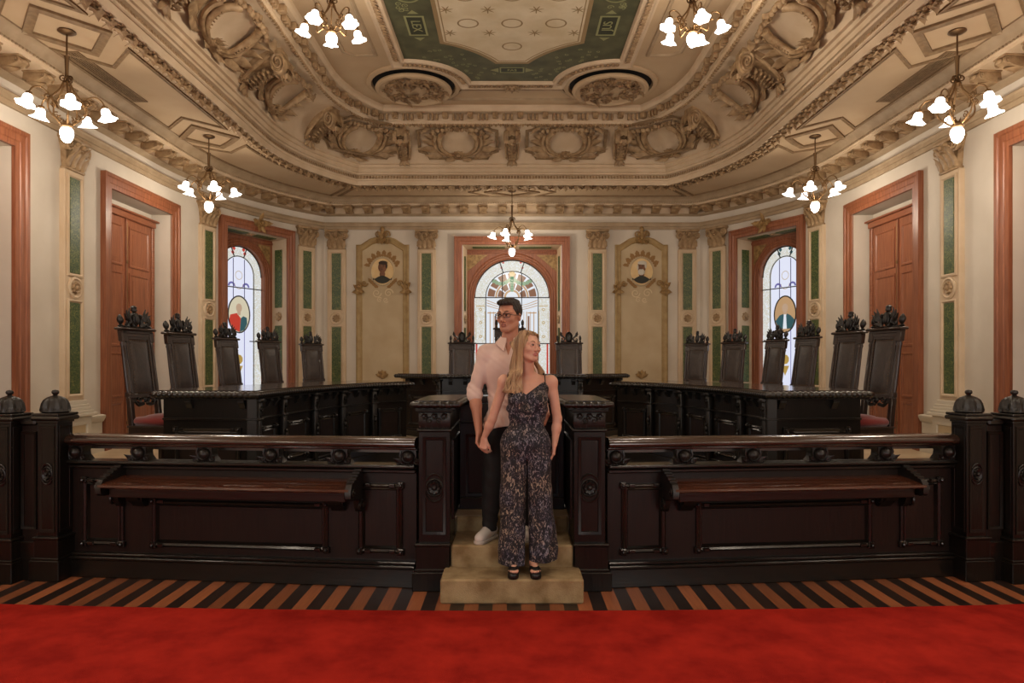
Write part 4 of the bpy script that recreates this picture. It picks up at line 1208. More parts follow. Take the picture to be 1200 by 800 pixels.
place_ch(chA, 4.78, 7.33, ZC, .9, 'lit brass chandelier nearest the viewer on the right', 1.2, PW)
place_ch(chA, -4.76, 10.72, ZC, 0, 'lit brass chandelier on the left above the pilaster by the arched window', 1.2, PW)
place_ch(chA, 4.76, 10.72, ZC, 1.3, 'lit brass chandelier on the right above the pilaster by the arched window', 1.2, PW)
chB = chandelier(1.36, .36); place_ch(chB, 0, 14.12, ZC, .3, 'lit brass chandelier in front of the middle window', 1.36, PW)
chC = chandelier(.98, .30); place_ch(chC, -2.18, 8.25, ZU, .3, 'lit brass chandelier hanging from the upper ceiling, left of the painting', .98, PW)
place_ch(chC, 2.18, 8.25, ZU, .7, 'lit brass chandelier hanging from the upper ceiling, right of the painting', .98, PW)
for x, y, z, src, L in ((-4.78,3.9,ZC,chA,1.2),(4.78,3.9,ZC,chA,1.2),(-2.18,3.9,ZU,chC,.98),(2.18,3.9,ZU,chC,.98),(-4.78,.4,ZC,chA,1.2),(4.78,.4,ZC,chA,1.2)):  # unseen chandeliers added over the near room as extra lamps
    place_ch(src, x, y, z, .2, 'lit brass chandelier behind the viewer, out of the picture', L, PW)
# ------------------------------------------------------------------ balustrade
def rope(pts, r, z, closed=True, n=8, per=.055, squash=.8):
    """gadrooned edge roll following a plan path"""
    P = np.array(pts+([pts[0]] if closed else []), float)
    d = np.r_[0, np.cumsum(np.linalg.norm(np.diff(P, axis=0), axis=1))]
    m = max(8, int(d[-1]/(per/4))); u = np.linspace(0, d[-1], m)
    X = np.interp(u, d, P[:,0]); Y = np.interp(u, d, P[:,1])
    R = r*(.88+.14*np.cos(2*pi*u/per))
    Q = np.stack([X, Y, np.full(m, z)], 1)
    if closed: Q = Q[:-1]; R = R[:-1]
    v, f = tube(Q, R, n, closed=closed, up=(0,0,1)); v = np.array(v); v[:,2] = z+(v[:,2]-z)*squash; return v, f
def inset(poly, d):
    """offset CCW polygon to the inside by d"""
    P = np.asarray(poly, float); N = len(P); out = []
    for i in range(N):
        a = P[i]-P[i-1]; b = P[(i+1) % N]-P[i]; a /= np.linalg.norm(a); b /= np.linalg.norm(b)
        na = np.array((-a[1], a[0])); nb = np.array((-b[1], b[0])); m = na+nb; m /= np.linalg.norm(m); m /= max(.4, m @ na)
        out.append(tuple(P[i]+m*d))
    return out
def facet(p, q):
    """local x along p->q (centred), y outwards (right of p->q), z up"""
    p, q = np.array(p, float), np.array(q, float); c = (p+q)/2; t = (q-p)/np.linalg.norm(q-p); n = np.array((t[1], -t[0]))
    A = np.array([[t[0], n[0], 0], [t[1], n[1], 0], [0, 0, 1]]); o = np.array((c[0], c[1], 0))
    return lambda v: np.asarray(v, float) @ A.T + o
def rosette_y(mb, x, y, z, r, rz=1.0):
    mb.add(rosette(r, 8, .022), tr(x, y, z, rx=-pi/2, s=(1, rz, 1))); mb.add(ell(x, y+.022, z, r*.34, .014, r*.34, 8, 6))
    mb.add(tube([(x+r*1.18*cos(a), y+.004, z+r*1.25*sin(a)) for a in np.linspace(0,2*pi,25)[:-1]], .008, 5, closed=True, up=(0,1,0)))
def brk(mb, x, z, sx, sz, s=.05):
    """corner block with little knob used on the panel mouldings"""
    mb.add(box(x, .018, z, s, .036, s, .006)); mb.add(ell(x, .04, z, s*.34, .016, s*.34, 8, 5))
def panel_mould(mb, x0, x1, z0, z1):
    mb.add(mould(rect(x0+.03,z0+.03,x1-.03,z1-.03), [(-.02,0),(-.02,.018),(-.008,.028),(.008,.02),(.018,.026),(.03,0)]))
    for x in (x0+.02, x1-.02):
        for z in (z0+.02, z1-.02):
            brk(mb, x, z, 0, 0)
    for x, s in ((x0, 1), (x1, -1)):
        for z in (z0, z1):
            mb.add(box(x+s*.085, .02, z+(.022 if z == z0 else -.022), .05, .034, .03, .005))
def wing(g, w):
    p0, p1 = (.72, 5.15), (3.50, 5.43)
    cx, cy = (p0[0]+p1[0])/2, (p0[1]+p1[1])/2; a = atan2(p1[1]-p0[1], p1[0]-p0[0]); hl = 1.40
    r = thing('balustrade', 'long dark mahogany balustrade with sloping shelf, %s of the steps' % w, 'balustrade', (g*cx, cy, 0), pi+g*a, 'balustrade halves')
    mb = MB(); mb.add(box(0,-.045,.52,2*hl,.09,.76,.004)); mb.build('body_panel', M['panelwood'], r)
    mb = MB(); mb.add(box(0,-.01,.07,2*hl,.15,.14,.006)); mb.add(box(0,-.005,.152,2*hl,.165,.024,.006)); mb.add(box(0,-.015,.175,2*hl,.13,.022,.006)); mb.build('plinth', M['darkwood'], r)
    mb = MB(); mb.add(box(0,-.02,.865,2*hl,.12,.03,.008)); mb.add(box(0,-.015,.90,2*hl,.16,.028,.01)); mb.build('sill', M['darkwood'], r)
    mb = MB(); v, f = prism([(-.10,1.045),(.07,1.045),(.085,1.055),(.09,1.075),(.075,1.10),(.03,1.118),(-.06,1.118),(-.105,1.10),(-.12,1.075),(-.115,1.055)], -hl, hl)
    v = np.array(v); v = np.stack([v[:,2], v[:,0], v[:,1]], 1); mb.add((v, f)); mb.add(box(0,-.02,1.037,2*hl,.12,.02,.004)); mb.build('handrail', M['railwood'], r, angle=50)
    for i, x in enumerate((-1.34,-.81,-.27,.27,.81,1.34)):
        mb = MB()
        v, f = prism([(-.085,.914),(.085,.914),(.055,.95),(.05,.985),(.07,1.03),(-.07,1.03),(-.05,.985),(-.055,.95)], -.05, .05); v = np.array(v); mb.add((np.stack([v[:,0]+x, v[:,2]-.02, v[:,1]], 1), f))
        mb.add(lathe([(.05,0),(.05,.02),(.042,.03),(.038,.028),(.030,.04),(.001,.048)],16,cap=False), tr(x,.03,.975,rx=-pi/2))
        for q in (-1,1):
            mb.add(spiral(.026,1.3,.008,14,5,sgn=q), tr(x+q*.065,.035,.936,rx=-pi/2)); mb.add(leaf(.08,.04,.4,4,2,.01), tr(x+q*.045,.03,.92,rx=pi/2,ry=q*.9,s=(1,1,-1)))
            mb.add(tube([(x+q*.05,.03,.95),(x+q*.062,.035,.985),(x+q*.055,.03,1.02)],.009,5))
        for q in range(5): mb.add(leaf(.04,.025,.5,3,1,.008), tr(x-.04+.02*q,.032,.915,rx=pi/2,s=(1,1,-1)))
        mb.build('baluster', M['carved'], r, angle=50)
    mb = MB(); mb.add(box(0,-.14,.995,2*hl-.05,.008,.022)); mb.build('back_bar', mat('grey steel bar', srgb(110,104,98), .4, metal=.6), r)
    for x0, x1 in ((-1.30,-.94),(-.72,.72),(.94,1.30)):
        mb = MB(); panel_mould(mb, x0, x1, .235, .775 if abs(x0+x1) > .1 else .62); mb.build('raised_panel', M['darkwood'], r)
    mb = MB()
    v, f = prism([(.0,.80),(.26,.775),(.285,.765),(.29,.75),(.28,.74),(.26,.74),(.0,.755)], -.965, .965); v = np.array(v); mb.add((np.stack([v[:,2], v[:,0], v[:,1]], 1), f)); mb.build('sloping_shelf', M['shelfwood'], r, angle=30)
    mb = MB(); mb.add(box(0,.20,.70,1.84,.05,.075,.006)); mb.add(box(0,.11,.715,1.80,.15,.05,.004)); mb.build('shelf_apron', M['darkwood'], r)
    for q in (-1, 1):
        mb = MB()
        pr = [(0,.55),(.05,.56),(.085,.60),(.10,.65),(.16,.675),(.25,.68),(.285,.70),(.29,.75),(.26,.80),(.20,.82),(.13,.845),(.06,.875),(0,.88)]
        v, f = prism(pr, .94, .985); v = np.array(v); v = np.stack([v[:,2]*q, v[:,0], v[:,1]], 1); mb.add((v, f))
        for yy, zz in ((.06,.875),(.10,.86),(.14,.846),(.18,.828),(.22,.812)): mb.add(tube([(q*.935,yy,zz),(q*.99,yy,zz)],.011,6))
        mb.add(spiral(.045,1.5,.012,18,5), tr(q*.99,.07,.62,ry=q*pi/2)); mb.add(spiral(.03,1.5,.009,18,5), tr(q*.99,.25,.74,ry=q*pi/2))
        mb.build('shelf_cheek', M['carved'], r, angle=40)
        mb = MB(); v, f = prism([(0,.56),(.04,.56),(.08,.60),(.13,.63),(.15,.67),(0,.69)], q*.80-.05, q*.80+.05); v = np.array(v); mb.add((np.stack([v[:,2], v[:,0], v[:,1]], 1), f)); mb.add(spiral(.04,1.5,.012,16,5), tr(q*.80+.05,.06,.63,ry=pi/2)); mb.add(spiral(.04,1.5,.012,16,5), tr(q*.80-.05,.06,.63,ry=pi/2)); mb.build('corbel', M['carved'], r, angle=40)
    return r
for g, w in LR: wing(g, w)

def post(x, y, rz, label, sc=1):
    r = thing('balustrade_post', label, 'post', (x, y, 0), rz, 'domed balustrade posts', scale=(.82,.82,1))
    mb = MB(); mb.add(box(0,0,.08,.30,.30,.16,.006)); mb.add(box(0,0,.168,.28,.28,.02,.006)); mb.add(box(0,0,.25,.25,.25,.16,.006)); mb.add(box(0,0,.325,.265,.265,.025,.008)); mb.build('base', M['darkwoodv'], r)
    mb = MB(); mb.add(box(0,0,.78,.20,.20,.90,.004))
    for k in range(4):
        T = tr(rz=k*pi/2); mb.add(mould(rect(-.065,.38,.065,1.18), [(-.012,.098),(-.01,.108),(.01,.104),(.014,.098)]), T)
    mb.build('shaft', M['darkwoodv'], r)
    mb = MB(); rosette_y(mb, 0, .10, .82, .042, 1.2)
    mb.add(tube([(.06*cos(a),.108,.82+.08*sin(a)) for a in np.linspace(.6,pi-.6,9)],.008,5)); mb.add(tube([(.06*cos(a),.108,.82+.08*sin(a)) for a in np.linspace(pi+.6,2*pi-.6,9)],.008,5))
    mb.build('rosette', M['carved'], r, angle=50)
    mb = MB(); mb.add(box(0,0,1.225,.22,.22,.02,.004)); mb.add(box(0,0,1.25,.29,.29,.035,.014)); mb.add(box(0,0,1.28,.27,.27,.02,.006)); mb.build('cap', M['darkwood'], r)
    mb = MB(); fl = lambda a, rr, z: rr*(1+(.09*cos(a*10) if 1.30 < z < 1.40 else 0))
    mb.add(lathe([(.10,1.285),(.125,1.30),(.118,1.315),(.112,1.34),(.105,1.365),(.092,1.39),(.07,1.41),(.04,1.42),(.022,1.425),(.018,1.43),(.03,1.44),(.033,1.452),(.025,1.465),(.001,1.47)],40,fl))
    for k in range(10): mb.add(leaf(.06,.05,.5,4,2,.012), tr(.115*cos(k*.628),.115*sin(k*.628),1.30,rz=k*.628-pi/2,rx=pi/2-.2))
    mb.build('finial', M['carved'], r, angle=50)
    return r
for g, w in LR:
    post(g*3.585, 5.36, pi+g*.1, 'domed mahogany post ending the %s half of the balustrade' % w)
    post(g*3.90, 5.30, pi+g*.1, 'domed mahogany post at the very %s edge of the picture' % w)
    r = thing('tall_balustrade', 'narrow tall mahogany infill between the two domed posts on the %s' % w, 'balustrade', (g*3.74, 5.34, 0), pi+g*.1, 'tall infill panels')
    mb = MB(); mb.add(box(0,0,.61,.13,.08,1.22,.004)); mb.build('body_panel', M['panelwood'], r)
    mb = MB(); mb.add(box(0,0,1.22,.13,.14,.05,.014)); mb.build('rail', M['darkwood'], r)
    mb = MB(); mb.add(box(0,0,.15,.13,.14,.30,.006)); mb.build('plinth', M['darkwood'], r)
    mb = MB(); mb.add(mould(rect(-.055,.40,.055,1.14), [(-.01,.04),(-.008,.055),(.012,.048),(.014,.04)])); mb.build('moulding', M['darkwood'], r)
    r = thing('tall_balustrade', 'tall panelled mahogany infill running to the %s wall beside the outermost post' % w, 'balustrade', (g*4.86, 5.34, 0), pi+0*g, 'tall infill panels')
    mb = MB(); mb.add(box(0,0,.61,1.66,.08,1.22,.004)); mb.build('body_panel', M['panelwood'], r)
    mb = MB(); mb.add(box(0,0,1.22,1.66,.14,.05,.014)); mb.build('rail', M['darkwood'], r)
    mb = MB(); mb.add(box(0,0,.15,1.66,.14,.30,.006)); mb.build('plinth', M['darkwood'], r)
    mb = MB(); mb.add(mould(rect(-.7,.40,.7,1.14), [(-.01,.04),(-.008,.055),(.012,.048),(.014,.04)])); mb.build('moulding', M['darkwood'], r)

# ---- gate piers: deep pedestals either side of the steps
def pier(g, w):
    r = thing('gate_pier', 'tall carved mahogany pier with flat gadrooned top, %s of the couple' % w, 'pier', (g*.575, 5.06, 0), 0, 'carved piers flanking the steps')
    sx = -g    # inner side
    X = lambda v: v*np.array([g, 1, 1])
    mb = MB(X); mb.add(box(.02,.10,.07,.28,.30,.14,.006)); mb.add(box(.015,.10,.15,.26,.28,.022,.006)); mb.add(box(.01,.10,.24,.25,.26,.17,.004)); mb.add(box(.01,.10,.335,.27,.28,.025,.008)); mb.build('base', M['darkwoodv'], r)
    mb = MB(X); mb.add(box(0,.45,.74,.235,.90,.86,.004))
    mb.add(mould(rect(-.075,.42,.075,1.12), [(-.012,0),(-.01,.014),(.01,.008),(.014,0)], True, lambda v: np.stack([v[:,0], -v[:,2], v[:,1]], 1)))
    mb.add(mould(rect(.16,.50,.80,1.08), [(-.012,0),(-.01,.014),(.01,.008),(.014,0)], True, lambda v: np.stack([-.117-v[:,2], v[:,0], v[:,1]], 1)))
    mb.build('shaft', M['darkwoodv'], r)
    mb = MB(X); mb.add(box(0,.45,1.18,.26,.94,.02,.006)); mb.add(box(0,.45,1.255,.24,.90,.135,.004)); mb.add(box(0,.45,1.325,.28,.94,.018,.006))
    F = lambda v: tr(0,0,0)(v)
    for k in range(5): mb.add(leaf(.085,.06,.3,5,2,.012), tr(-.088+.044*k,-.002,1.195,rx=pi/2,rz=pi,s=(1,1,1)))
    for q in (-1,0,1): mb.add(rosette(.026,5,.016), tr(q*.075,-.004,1.285,rx=pi/2))
    for q in (-.5,.5): mb.add(spiral(.026,1.3,.007,14,5,sgn=1 if q>0 else -1), tr(q*.075,-.006,1.255,rx=pi/2))
    mb.build('carved_frieze', M['carved'], r, angle=50)
    mb = MB(X); 
    T = lambda v: np.stack([v[:,0], -v[:,1], v[:,2]], 1)
    m2 = MB(); rosette_y(m2, 0, 0, .755, .05, 1.15)
    m2.add(tube([(.07*cos(a),.006,.755+.10*sin(a)) for a in np.linspace(.5,pi-.5,11)],.009,5)); m2.add(tube([(.075*cos(a),.006,.755+.105*sin(a)) for a in np.linspace(pi+.4,2*pi-.4,11)],.009,5))
    mb.add((T(np.concatenate(m2.V)), m2.F)); mb.build('rosette', M['carved'], r, angle=50)
    poly = [(-.185,-.03),(.17,-.03),(.17,.80),(.10,.92),(-.05,.99),(-.225,.99)]
    mb = MB(X); mb.add(prism(inset(poly,.03), 1.335, 1.40)); mb.add(rope(inset(poly,.02), .036, 1.368)); mb.build('top_slab', M['darkwood'], r, angle=60)
for g, w in LR: pier(g, w)
r = thing('speaker_desk', 'dark panelled desk front closing the top of the steps behind the couple', 'desk', (0, 5.86, ZD), 0)
mb = MB(); mb.add(box(0,0,.44,.88,.20,.88,.004))
mb.add(mould(rect(-.38,.12,-.02,.62), [(-.012,0),(-.01,.014),(.01,.008),(.014,0)], True, lambda v: np.stack([v[:,0], -.10-v[:,2], v[:,1]], 1)))
mb.add(mould(rect(.02,.12,.38,.62), [(-.012,0),(-.01,.014),(.01,.008),(.014,0)], True, lambda v: np.stack([v[:,0], -.10-v[:,2], v[:,1]], 1)))
mb.add(box(0,-.005,.73,.88,.22,.02,.006)); mb.add(box(0,-.02,.05,.88,.22,.10,.006)); mb.build('body_panel', M['blackwood'], r)
mb = MB(); mb.add(box(0,.06,.92,.70,.28,.055,.01)); mb.build('top_slab', M['darkwood'], r)

# ---- steps
mb = MB()
mb.add(box(0,4.93,.086,1.0,.36,.172,.012)); mb.add(box(0,5.27,.165,.905,.44,.33,.012)); mb.add(box(0,5.60,.2235,.90,.26,.447,.012))
o = mb.build('carpeted_steps', M['steptan']); tag(o, 'three worn tan carpeted steps leading up between the piers', 'steps')

# ------------------------------------------------------------------ big desks
def desk_face(parent, p, q, z0, z1, pil=True, ncorb=3, flip=None, wide=False):
    """detail of one bay between z0 (floor) and z1 (underside of the top). outward = right of p->q"""
    F0 = facet(p, q); F = (lambda v: flip(F0(v))) if flip else F0
    L = sqrt((p[0]-q[0])**2+(p[1]-q[1])**2); H = z1-z0
    Z = lambda v: v+np.array([0, 0, z0])
    mb = MB(lambda v: F(Z(v))); mb.add(box(0,.02,H-.20,L-.02,.04,.018,.004)); mb.build('moulding', M['darkwood'], parent)
    mb = MB(lambda v: F(Z(v))); mb.add(box(0,.03,.05,L,.06,.10,.006)); mb.add(box(0,.022,.12,L,.045,.02,.004)); mb.build('plinth', M['darkwood'], parent)
    mb = MB(lambda v: F(Z(v))); panel_mould(mb, -L/2+.12, L/2-.12, .18, H-.28); 
    o = mb.build('raised_panel', M['darkwood'], parent)
    mb = MB(lambda v: F(Z(v))); mb.add(box(0,.004,(H-.10)/2,L-.34,.008,H-.56)); mb.build('panel_field', M['panelwood'], o)
    for i in range(ncorb):
        x = -L/2+.14+(L-.28)*(i/(ncorb-1) if ncorb > 1 else .5)
        if wide: x = (-.36,.18)[i] if ncorb == 2 else x
        mb = MB(lambda v: F(Z(v))); v, f = prism([(0,H-.10),(.02,H-.095),(.03,H-.07),(.05,H-.04),(.055,H),(0,H)], x-.03, x+.03); v = np.array(v); mb.add((np.stack([v[:,2], v[:,0], v[:,1]], 1), f)); 
        mb.add(tube([(x-.032,.048,H-.03),(x+.032,.048,H-.03)],.012,6)); mb.build('corbel', M['carved'], parent, angle=40)
    if pil:
        mb = MB(lambda v: F(Z(v))); x = L/2-.03
        mb.add(box(x,.03,H/2,.075,.06,H,.005)); mb.add(box(x,.035,H-.20,.095,.08,.02,.004)); mb.add(box(x,.035,H-.02,.10,.09,.04,.006))
        mb.add(rosette(.03,5,.02), tr(x,.062,H-.10,rx=-pi/2)); mb.add(leaf(.09,.07,.4,4,2,.012), tr(x,.06,H-.18,rx=pi/2,s=(1,1,-1)))
        mb.add(ell(x,.07,H-.42,.02,.02,.034,8,6)); mb.add(ell(x,.07,H-.37,.013,.013,.018,8,5)); mb.add(ell(x,.07,H-.475,.012,.012,.02,8,5)); mb.build('carved_pilaster', M['carved'], parent, angle=50)
def arc_smooth(pts, n=3): return [tuple(q) for q in bez([(a, b, 0) for a, b in pts], n)[:, :2]]
INN = [(2.43,6.50),(2.40,7.2),(2.27,7.9),(2.11,8.55),(1.86,9.2),(1.42,9.75)]
OUT = [(2.35,10.45),(2.80,9.6),(3.08,8.75),(3.28,8.0),(3.44,7.1),(3.47,6.62)]
def side_desk(g, w):
    r = thing('horseshoe_desk', 'long black curved council desk on the %s side behind the balustrade' % w, 'desk', (0,0,0), 0, 'curved council desks')
    fl = None if g > 0 else mirx
    # CCW (seen from above) on the right side: near end -> outer -> far -> inner
    poly = [INN[0], OUT[-1]]+arc_smooth(OUT[::-1])[1:]+arc_smooth(INN[::-1])[:-1]
    T = (lambda v: v) if g > 0 else mirx
    mb = MB(T); mb.add(prism(inset(poly,.02), 1.355, 1.415)); o = mb.build('top_slab', mat('polished desk top', srgb(50,38,32), .12, coat=.6), r, angle=40)
    mb = MB(T); mb.add(rope(poly, .045, 1.372)); mb.build('gadroon_edge', M['darkwood'], r, angle=70)
    fac = [(p, q) for p, q in zip(INN[::-1], INN[::-1][1:])]
    # right side: outward of the inner face points to -x; path from far to near has outward on its right
    ins = .06
    Pb = [INN[0], OUT[-1]]+OUT[::-1][1:]+INN[::-1][:-1]
    Pb = inset(Pb, ins)
    mb = MB(T); mb.add(prism(Pb, ZD, 1.34)); mb.add(prism(inset(Pb,-.05), 1.325, 1.352)); mb.build('carcass', M['darkwoodv'], r, angle=20)
    n = len(Pb)
    # indices: 0 near-inner, 1 near-outer, 2..6 outer, then far inner .. 
    inner = [Pb[0]]+Pb[:0:-1][:5]
    for i in range(len(inner)-1):
        desk_face(r, inner[i+1], inner[i], ZD, 1.335, True, 3, fl)
    desk_face(r, Pb[0], Pb[1], ZD, 1.335, False, 2, fl, True)
    mb = MB(T); mb.add(box(Pb[0][0]-.005, Pb[0][1]-.005, (ZD+1.335)/2, .10,.10,1.335-ZD,.006)); mb.add(box(Pb[0][0]-.005, Pb[0][1]-.005,1.14,.12,.12,.02,.004)); mb.build('corner_post', M['carved'], r)
for g, w in ((1,'right'),(-1,'left')): side_desk(g, w)
# centre desk
r = thing('centre_desk', 'black raised council desk across the far end, behind the couple', 'desk', (0,0,0))
cp = [(-1.18,11.0),(1.18,11.0),(1.98,11.65),(1.65,12.05),(1.0,11.75),(-1.0,11.75),(-1.65,12.05),(-1.98,11.65)]
mb = MB(); mb.add(prism(inset(cp,.02), 1.44, 1.50)); mb.build('top_slab', mat('polished centre desk top', srgb(50,38,32), .12, coat=.6), r)
mb = MB(); mb.add(rope(cp, .045, 1.458)); mb.build('gadroon_edge', M['darkwood'], r, angle=70)
pb = inset(cp, .11); mb = MB(); mb.add(prism(pb, ZD, 1.43)); mb.add(prism(inset(pb,-.05),1.41,1.438)); mb.build('carcass', M['darkwoodv'], r, angle=20)
a_, b_, c_, d_ = pb[7], pb[0], pb[1], pb[2]
desk_face(r, a_, b_, ZD, 1.42, True, 3)
for i in range(3):
    p = (b_[0]+(c_[0]-b_[0])*i/3, b_[1]); q = (b_[0]+(c_[0]-b_[0])*(i+1)/3, b_[1]); desk_face(r, p, q, ZD, 1.42, True, 3)
desk_face(r, c_, d_, ZD, 1.42, True, 3)

# ------------------------------------------------------------------ chairs
def chair(variant=0):
    """faces local -y; root on the floor"""
    r = thing('council_chair', None, 'chair')
    w = .205; 
    lean = lambda z: (z-.62)*.16 if z > .62 else 0
    def Ln(v): v = np.asarray(v, float).copy(); v[:,1] += np.where(v[:,2] > .62, (v[:,2]-.62)*.14, 0); return v
    mb = MB(); mb.add(box(0,-.05,.52,.50,.50,.10,.008)); mb.add(box(0,-.05,.575,.52,.52,.02,.006))
    for q in (-1,1): mb.add(spiral(.04,1.4,.012,16,5,sgn=q), tr(q*.16,-.305,.47,rx=pi/2))
    mb.build('seat_frame', M['chairwood'], r)
    mb = MB(); v, f = box(0,-.06,.625,.48,.47,.09,.035); mb.add((v, f)); mb.add(ell(0,-.06,.665,.22,.21,.035,14,6)); mb.build('cushion', M['cushion'], r, angle=60)
    for q in (-1, 1):
        mb = MB(); mb.add(lathe([(.02,0),(.035,.01),(.035,.03),(.02,.05),(.028,.12),(.036,.20),(.026,.26),(.036,.30),(.022,.34),(.034,.38),(.03,.42),(.034,.47)],12), tr(q*.215,-.26,0)); mb.build('leg', M['chairwood'], r)
        mb = MB(); mb.add(box(q*.205,.16,.26,.05,.05,.52,.006)); mb.build('leg', M['chairwood'], r)
        mb = MB(Ln); mb.add(box(q*w,.18,.70,.055,.055,.34,.006)); mb.add(lathe([(.026,.85),(.034,.87),(.022,.90),(.03,.93)],12), tr(q*w,.18,0)); mb.add(box(q*w,.18,.90,.06,.06,.05,.006))
        fl = lambda a, rr, z: rr*(1+.10*cos(a*8))
        mb.add(lathe([(.024,.93),(.026,1.0),(.025,1.20),(.022,1.40),(.028,1.42),(.022,1.44),(.03,1.48)],24,fl), tr(q*w,.18,0)); mb.add(box(q*w,.18,1.51,.065,.06,.12,.008))
        mb.build('back_post', M['chairwood'], r)
        mb = MB(Ln); mb.add(lathe([(.02,1.60),(.028,1.615),(.012,1.63),(.026,1.655),(.030,1.68),(.026,1.70),(.012,1.725),(.001,1.735)],12,lambda a,rr,z: rr*(1+.06*cos(a*5+z*90))), tr(q*w,.18,0,s=(1.15 if not variant else .8,1.15 if not variant else .8,1))); mb.build('acorn_finial', M['carved'], r)
    mb = MB(Ln); 
    mb.add(box(0,.18,1.555,2*w+.04,.06,.035,.006)); mb.add(box(0,.175,1.585,2*w+.11,.11,.03,.012)); mb.add(box(0,.18,1.52,2*w-.02,.045,.04,.004)); mb.add(box(0,.18,.885,2*w,.05,.05,.006))
    for q in (-1,1): mb.add(box(q*(w-.045),.18,1.20,.035,.04,.62,.004))
    mb.add(box(0,.18,1.49,2*w-.12,.04,.03,.004)); mb.build('back_frame', M['chairwood'], r)
    # leather panel, slightly domed
    mb = MB(Ln); n = 8; v = []; f = []
    hw, z0, z1 = .138, .905, 1.475
    for side in (-1, 1):
        o_ = len(v)
        for i in range(n+1):
            for j in range(n+1):
                x = -hw+2*hw*i/n; z = z0+(z1-z0)*j/n; d = (1-(2*i/n-1)**4)*(1-(2*j/n-1)**6)
                v.append((x, .18+side*(.012+.022*d), z))
        for i in range(n):
            for j in range(n):
                a = o_+i*(n+1)+j; f.append((a, a+1, a+n+2, a+n+1))
    mb.add((v, f)); p = mb.build('back_upholstery', M['leather'], r, angle=80)
    mb = MB(Ln)
    for i in range(18):
        zz = z0+.01+(z1-z0-.02)*i/17
        for q in (-1,1): mb.add(ell(q*(hw-.006),.155,zz,.0055,.005,.0055,5,4))
    for i in range(1,11):
        xx = -hw+2*hw*i/11
        for zz in (z0+.01,z1-.01): mb.add(ell(xx,.155,zz,.0055,.005,.0055,5,4))
    mb.build('nail_trim', M['brassdark'], p)
    # carved apron below the back
    mb = MB(Ln)
    for q in (-1,1):
        mb.add(tube(bez([(q*.19,.18,.84),(q*.14,.175,.83),(q*.10,.17,.79),(q*.03,.17,.80)],5),.02,6)); mb.add(spiral(.035,1.4,.011,16,5,sgn=q), tr(q*.10,.16,.845,rx=pi/2)); 
    mb.add(rosette(.04,5,.03), tr(0,.16,.84,rx=pi/2)); mb.add(box(0,.18,.855,.38,.03,.03,.004)); mb.build('carved_apron', M['carved'], r, angle=50)
    # crest
    mb = MB(lambda v: Ln(np.asarray(v)*np.array([.86,1,1]))); zc = 1.60
    if not variant:
        mb.add(ell(0,.17,zc+.10,.052,.03,.085,14,9)); mb.add(ell(0,.145,zc+.10,.036,.02,.065,12,8))
        mb.add(lathe([(.03,0),(.036,.012),(.028,.03),(.036,.045),(.02,.06),(.001,.066)],12), tr(0,.17,zc+.175))
        for q in (-1,1):
            mb.add(ell(q*.10,.17,zc+.06,.032,.028,.06,10,7)); mb.add(ell(q*.085,.16,zc+.125,.022,.02,.028,8,6)); mb.add(ell(q*.07,.145,zc+.135,.016,.016,.012,7,5))
            for k, (dx, L, a) in enumerate(((.12,.14,.15),(.135,.125,.45),(.15,.11,.8))): mb.add(leaf(L,.055,.15,5,2,.022), tr(q*dx,.15,zc+.07,rx=pi/2,ry=q*a))
            mb.add(spiral(.035,1.3,.012,14,5,sgn=q), tr(q*.165,.155,zc+.045,rx=pi/2)); mb.add(leaf(.10,.06,.3,5,2,.02), tr(q*.05,.15,zc+.01,rx=pi/2,ry=q*1.2)); mb.add(ell(q*.13,.17,zc+.03,.05,.025,.03,8,5))
    else:
        mb.add(ell(0,.17,zc+.095,.062,.03,.085,16,9)); mb.add(tube([(.07*cos(a),.15,zc+.095+.09*sin(a)) for a in np.linspace(0,2*pi,21)[:-1]],.013,6,closed=True,up=(0,1,0)))
        for k in range(5): mb.add(ell(-.03+.015*k,.16,zc+.185-.004*abs(k-2)*2,.009,.012,.016,6,4))
        for q in (-1,1):
            mb.add(tube(bez([(q*.17,.17,zc+.02),(q*.12,.165,zc+.03),(q*.09,.165,zc+.07),(q*.13,.165,zc+.11),(q*.17,.165,zc+.13),(q*.155,.165,zc+.16)],5),.016,6)); mb.add(ell(q*.15,.165,zc+.13,.022,.02,.022,8,5)); mb.add(leaf(.09,.05,.3,4,2,.015), tr(q*.16,.16,zc+.12,rx=pi/2,ry=q*.2)); mb.add(spiral(.03,1.3,.010,14,5,sgn=-q), tr(q*.16,.16,zc+.05,rx=pi/2))
    mb.add(box(0,.175,zc+.008,.36,.05,.02,.006)); mb.build('carved_crest', M['carved'], r, angle=55)
    return r
c0 = chair(0); first = True
def put(src, px, dy, rz, lab, grp='high backed council chairs', sc=1, H=1.865):
    global first
    Y = (ZD+H*sc-1.68)*800/dy; X = (px-600)/800*Y; bk = .25*sc; X += bk*sin(rz); Y -= bk*cos(rz)
    if src.get('label') is None: o = src; o.location = (X, Y, ZD); o.rotation_euler = (0,0,rz); o.scale = (sc,)*3; o['label'] = lab; o['group'] = grp; return o
    return dup(src, (X, Y, ZD), rz, lab, grp, (sc,)*3)
D = radians
LCH = [(165,70,80,'in front of the left wooden door'),(215,61,77,'second nearest the viewer, beside the left door frame'),(269,50,74,'in front of the left arched window'),(318,44.5,66,'at the right edge of the left arched window'),(367,38.5,50,'farthest along the left desk, near the corner')]
for px, dy, ph, t in LCH: put(c0, px, dy, D(ph), 'high backed leather chair on the left, '+t)
RCH = [(1033,71,80,'in front of the right wooden door'),(990,63,77,'beside the right door frame'),(942,52.5,76,'by the right arched window, nearer the door'),(906,46.5,72,'by the right arched window, nearer the corner'),(858,42,52,'between the right corner and the arched window'),(815,39,42,'farthest along the right desk, by the portrait niche')]
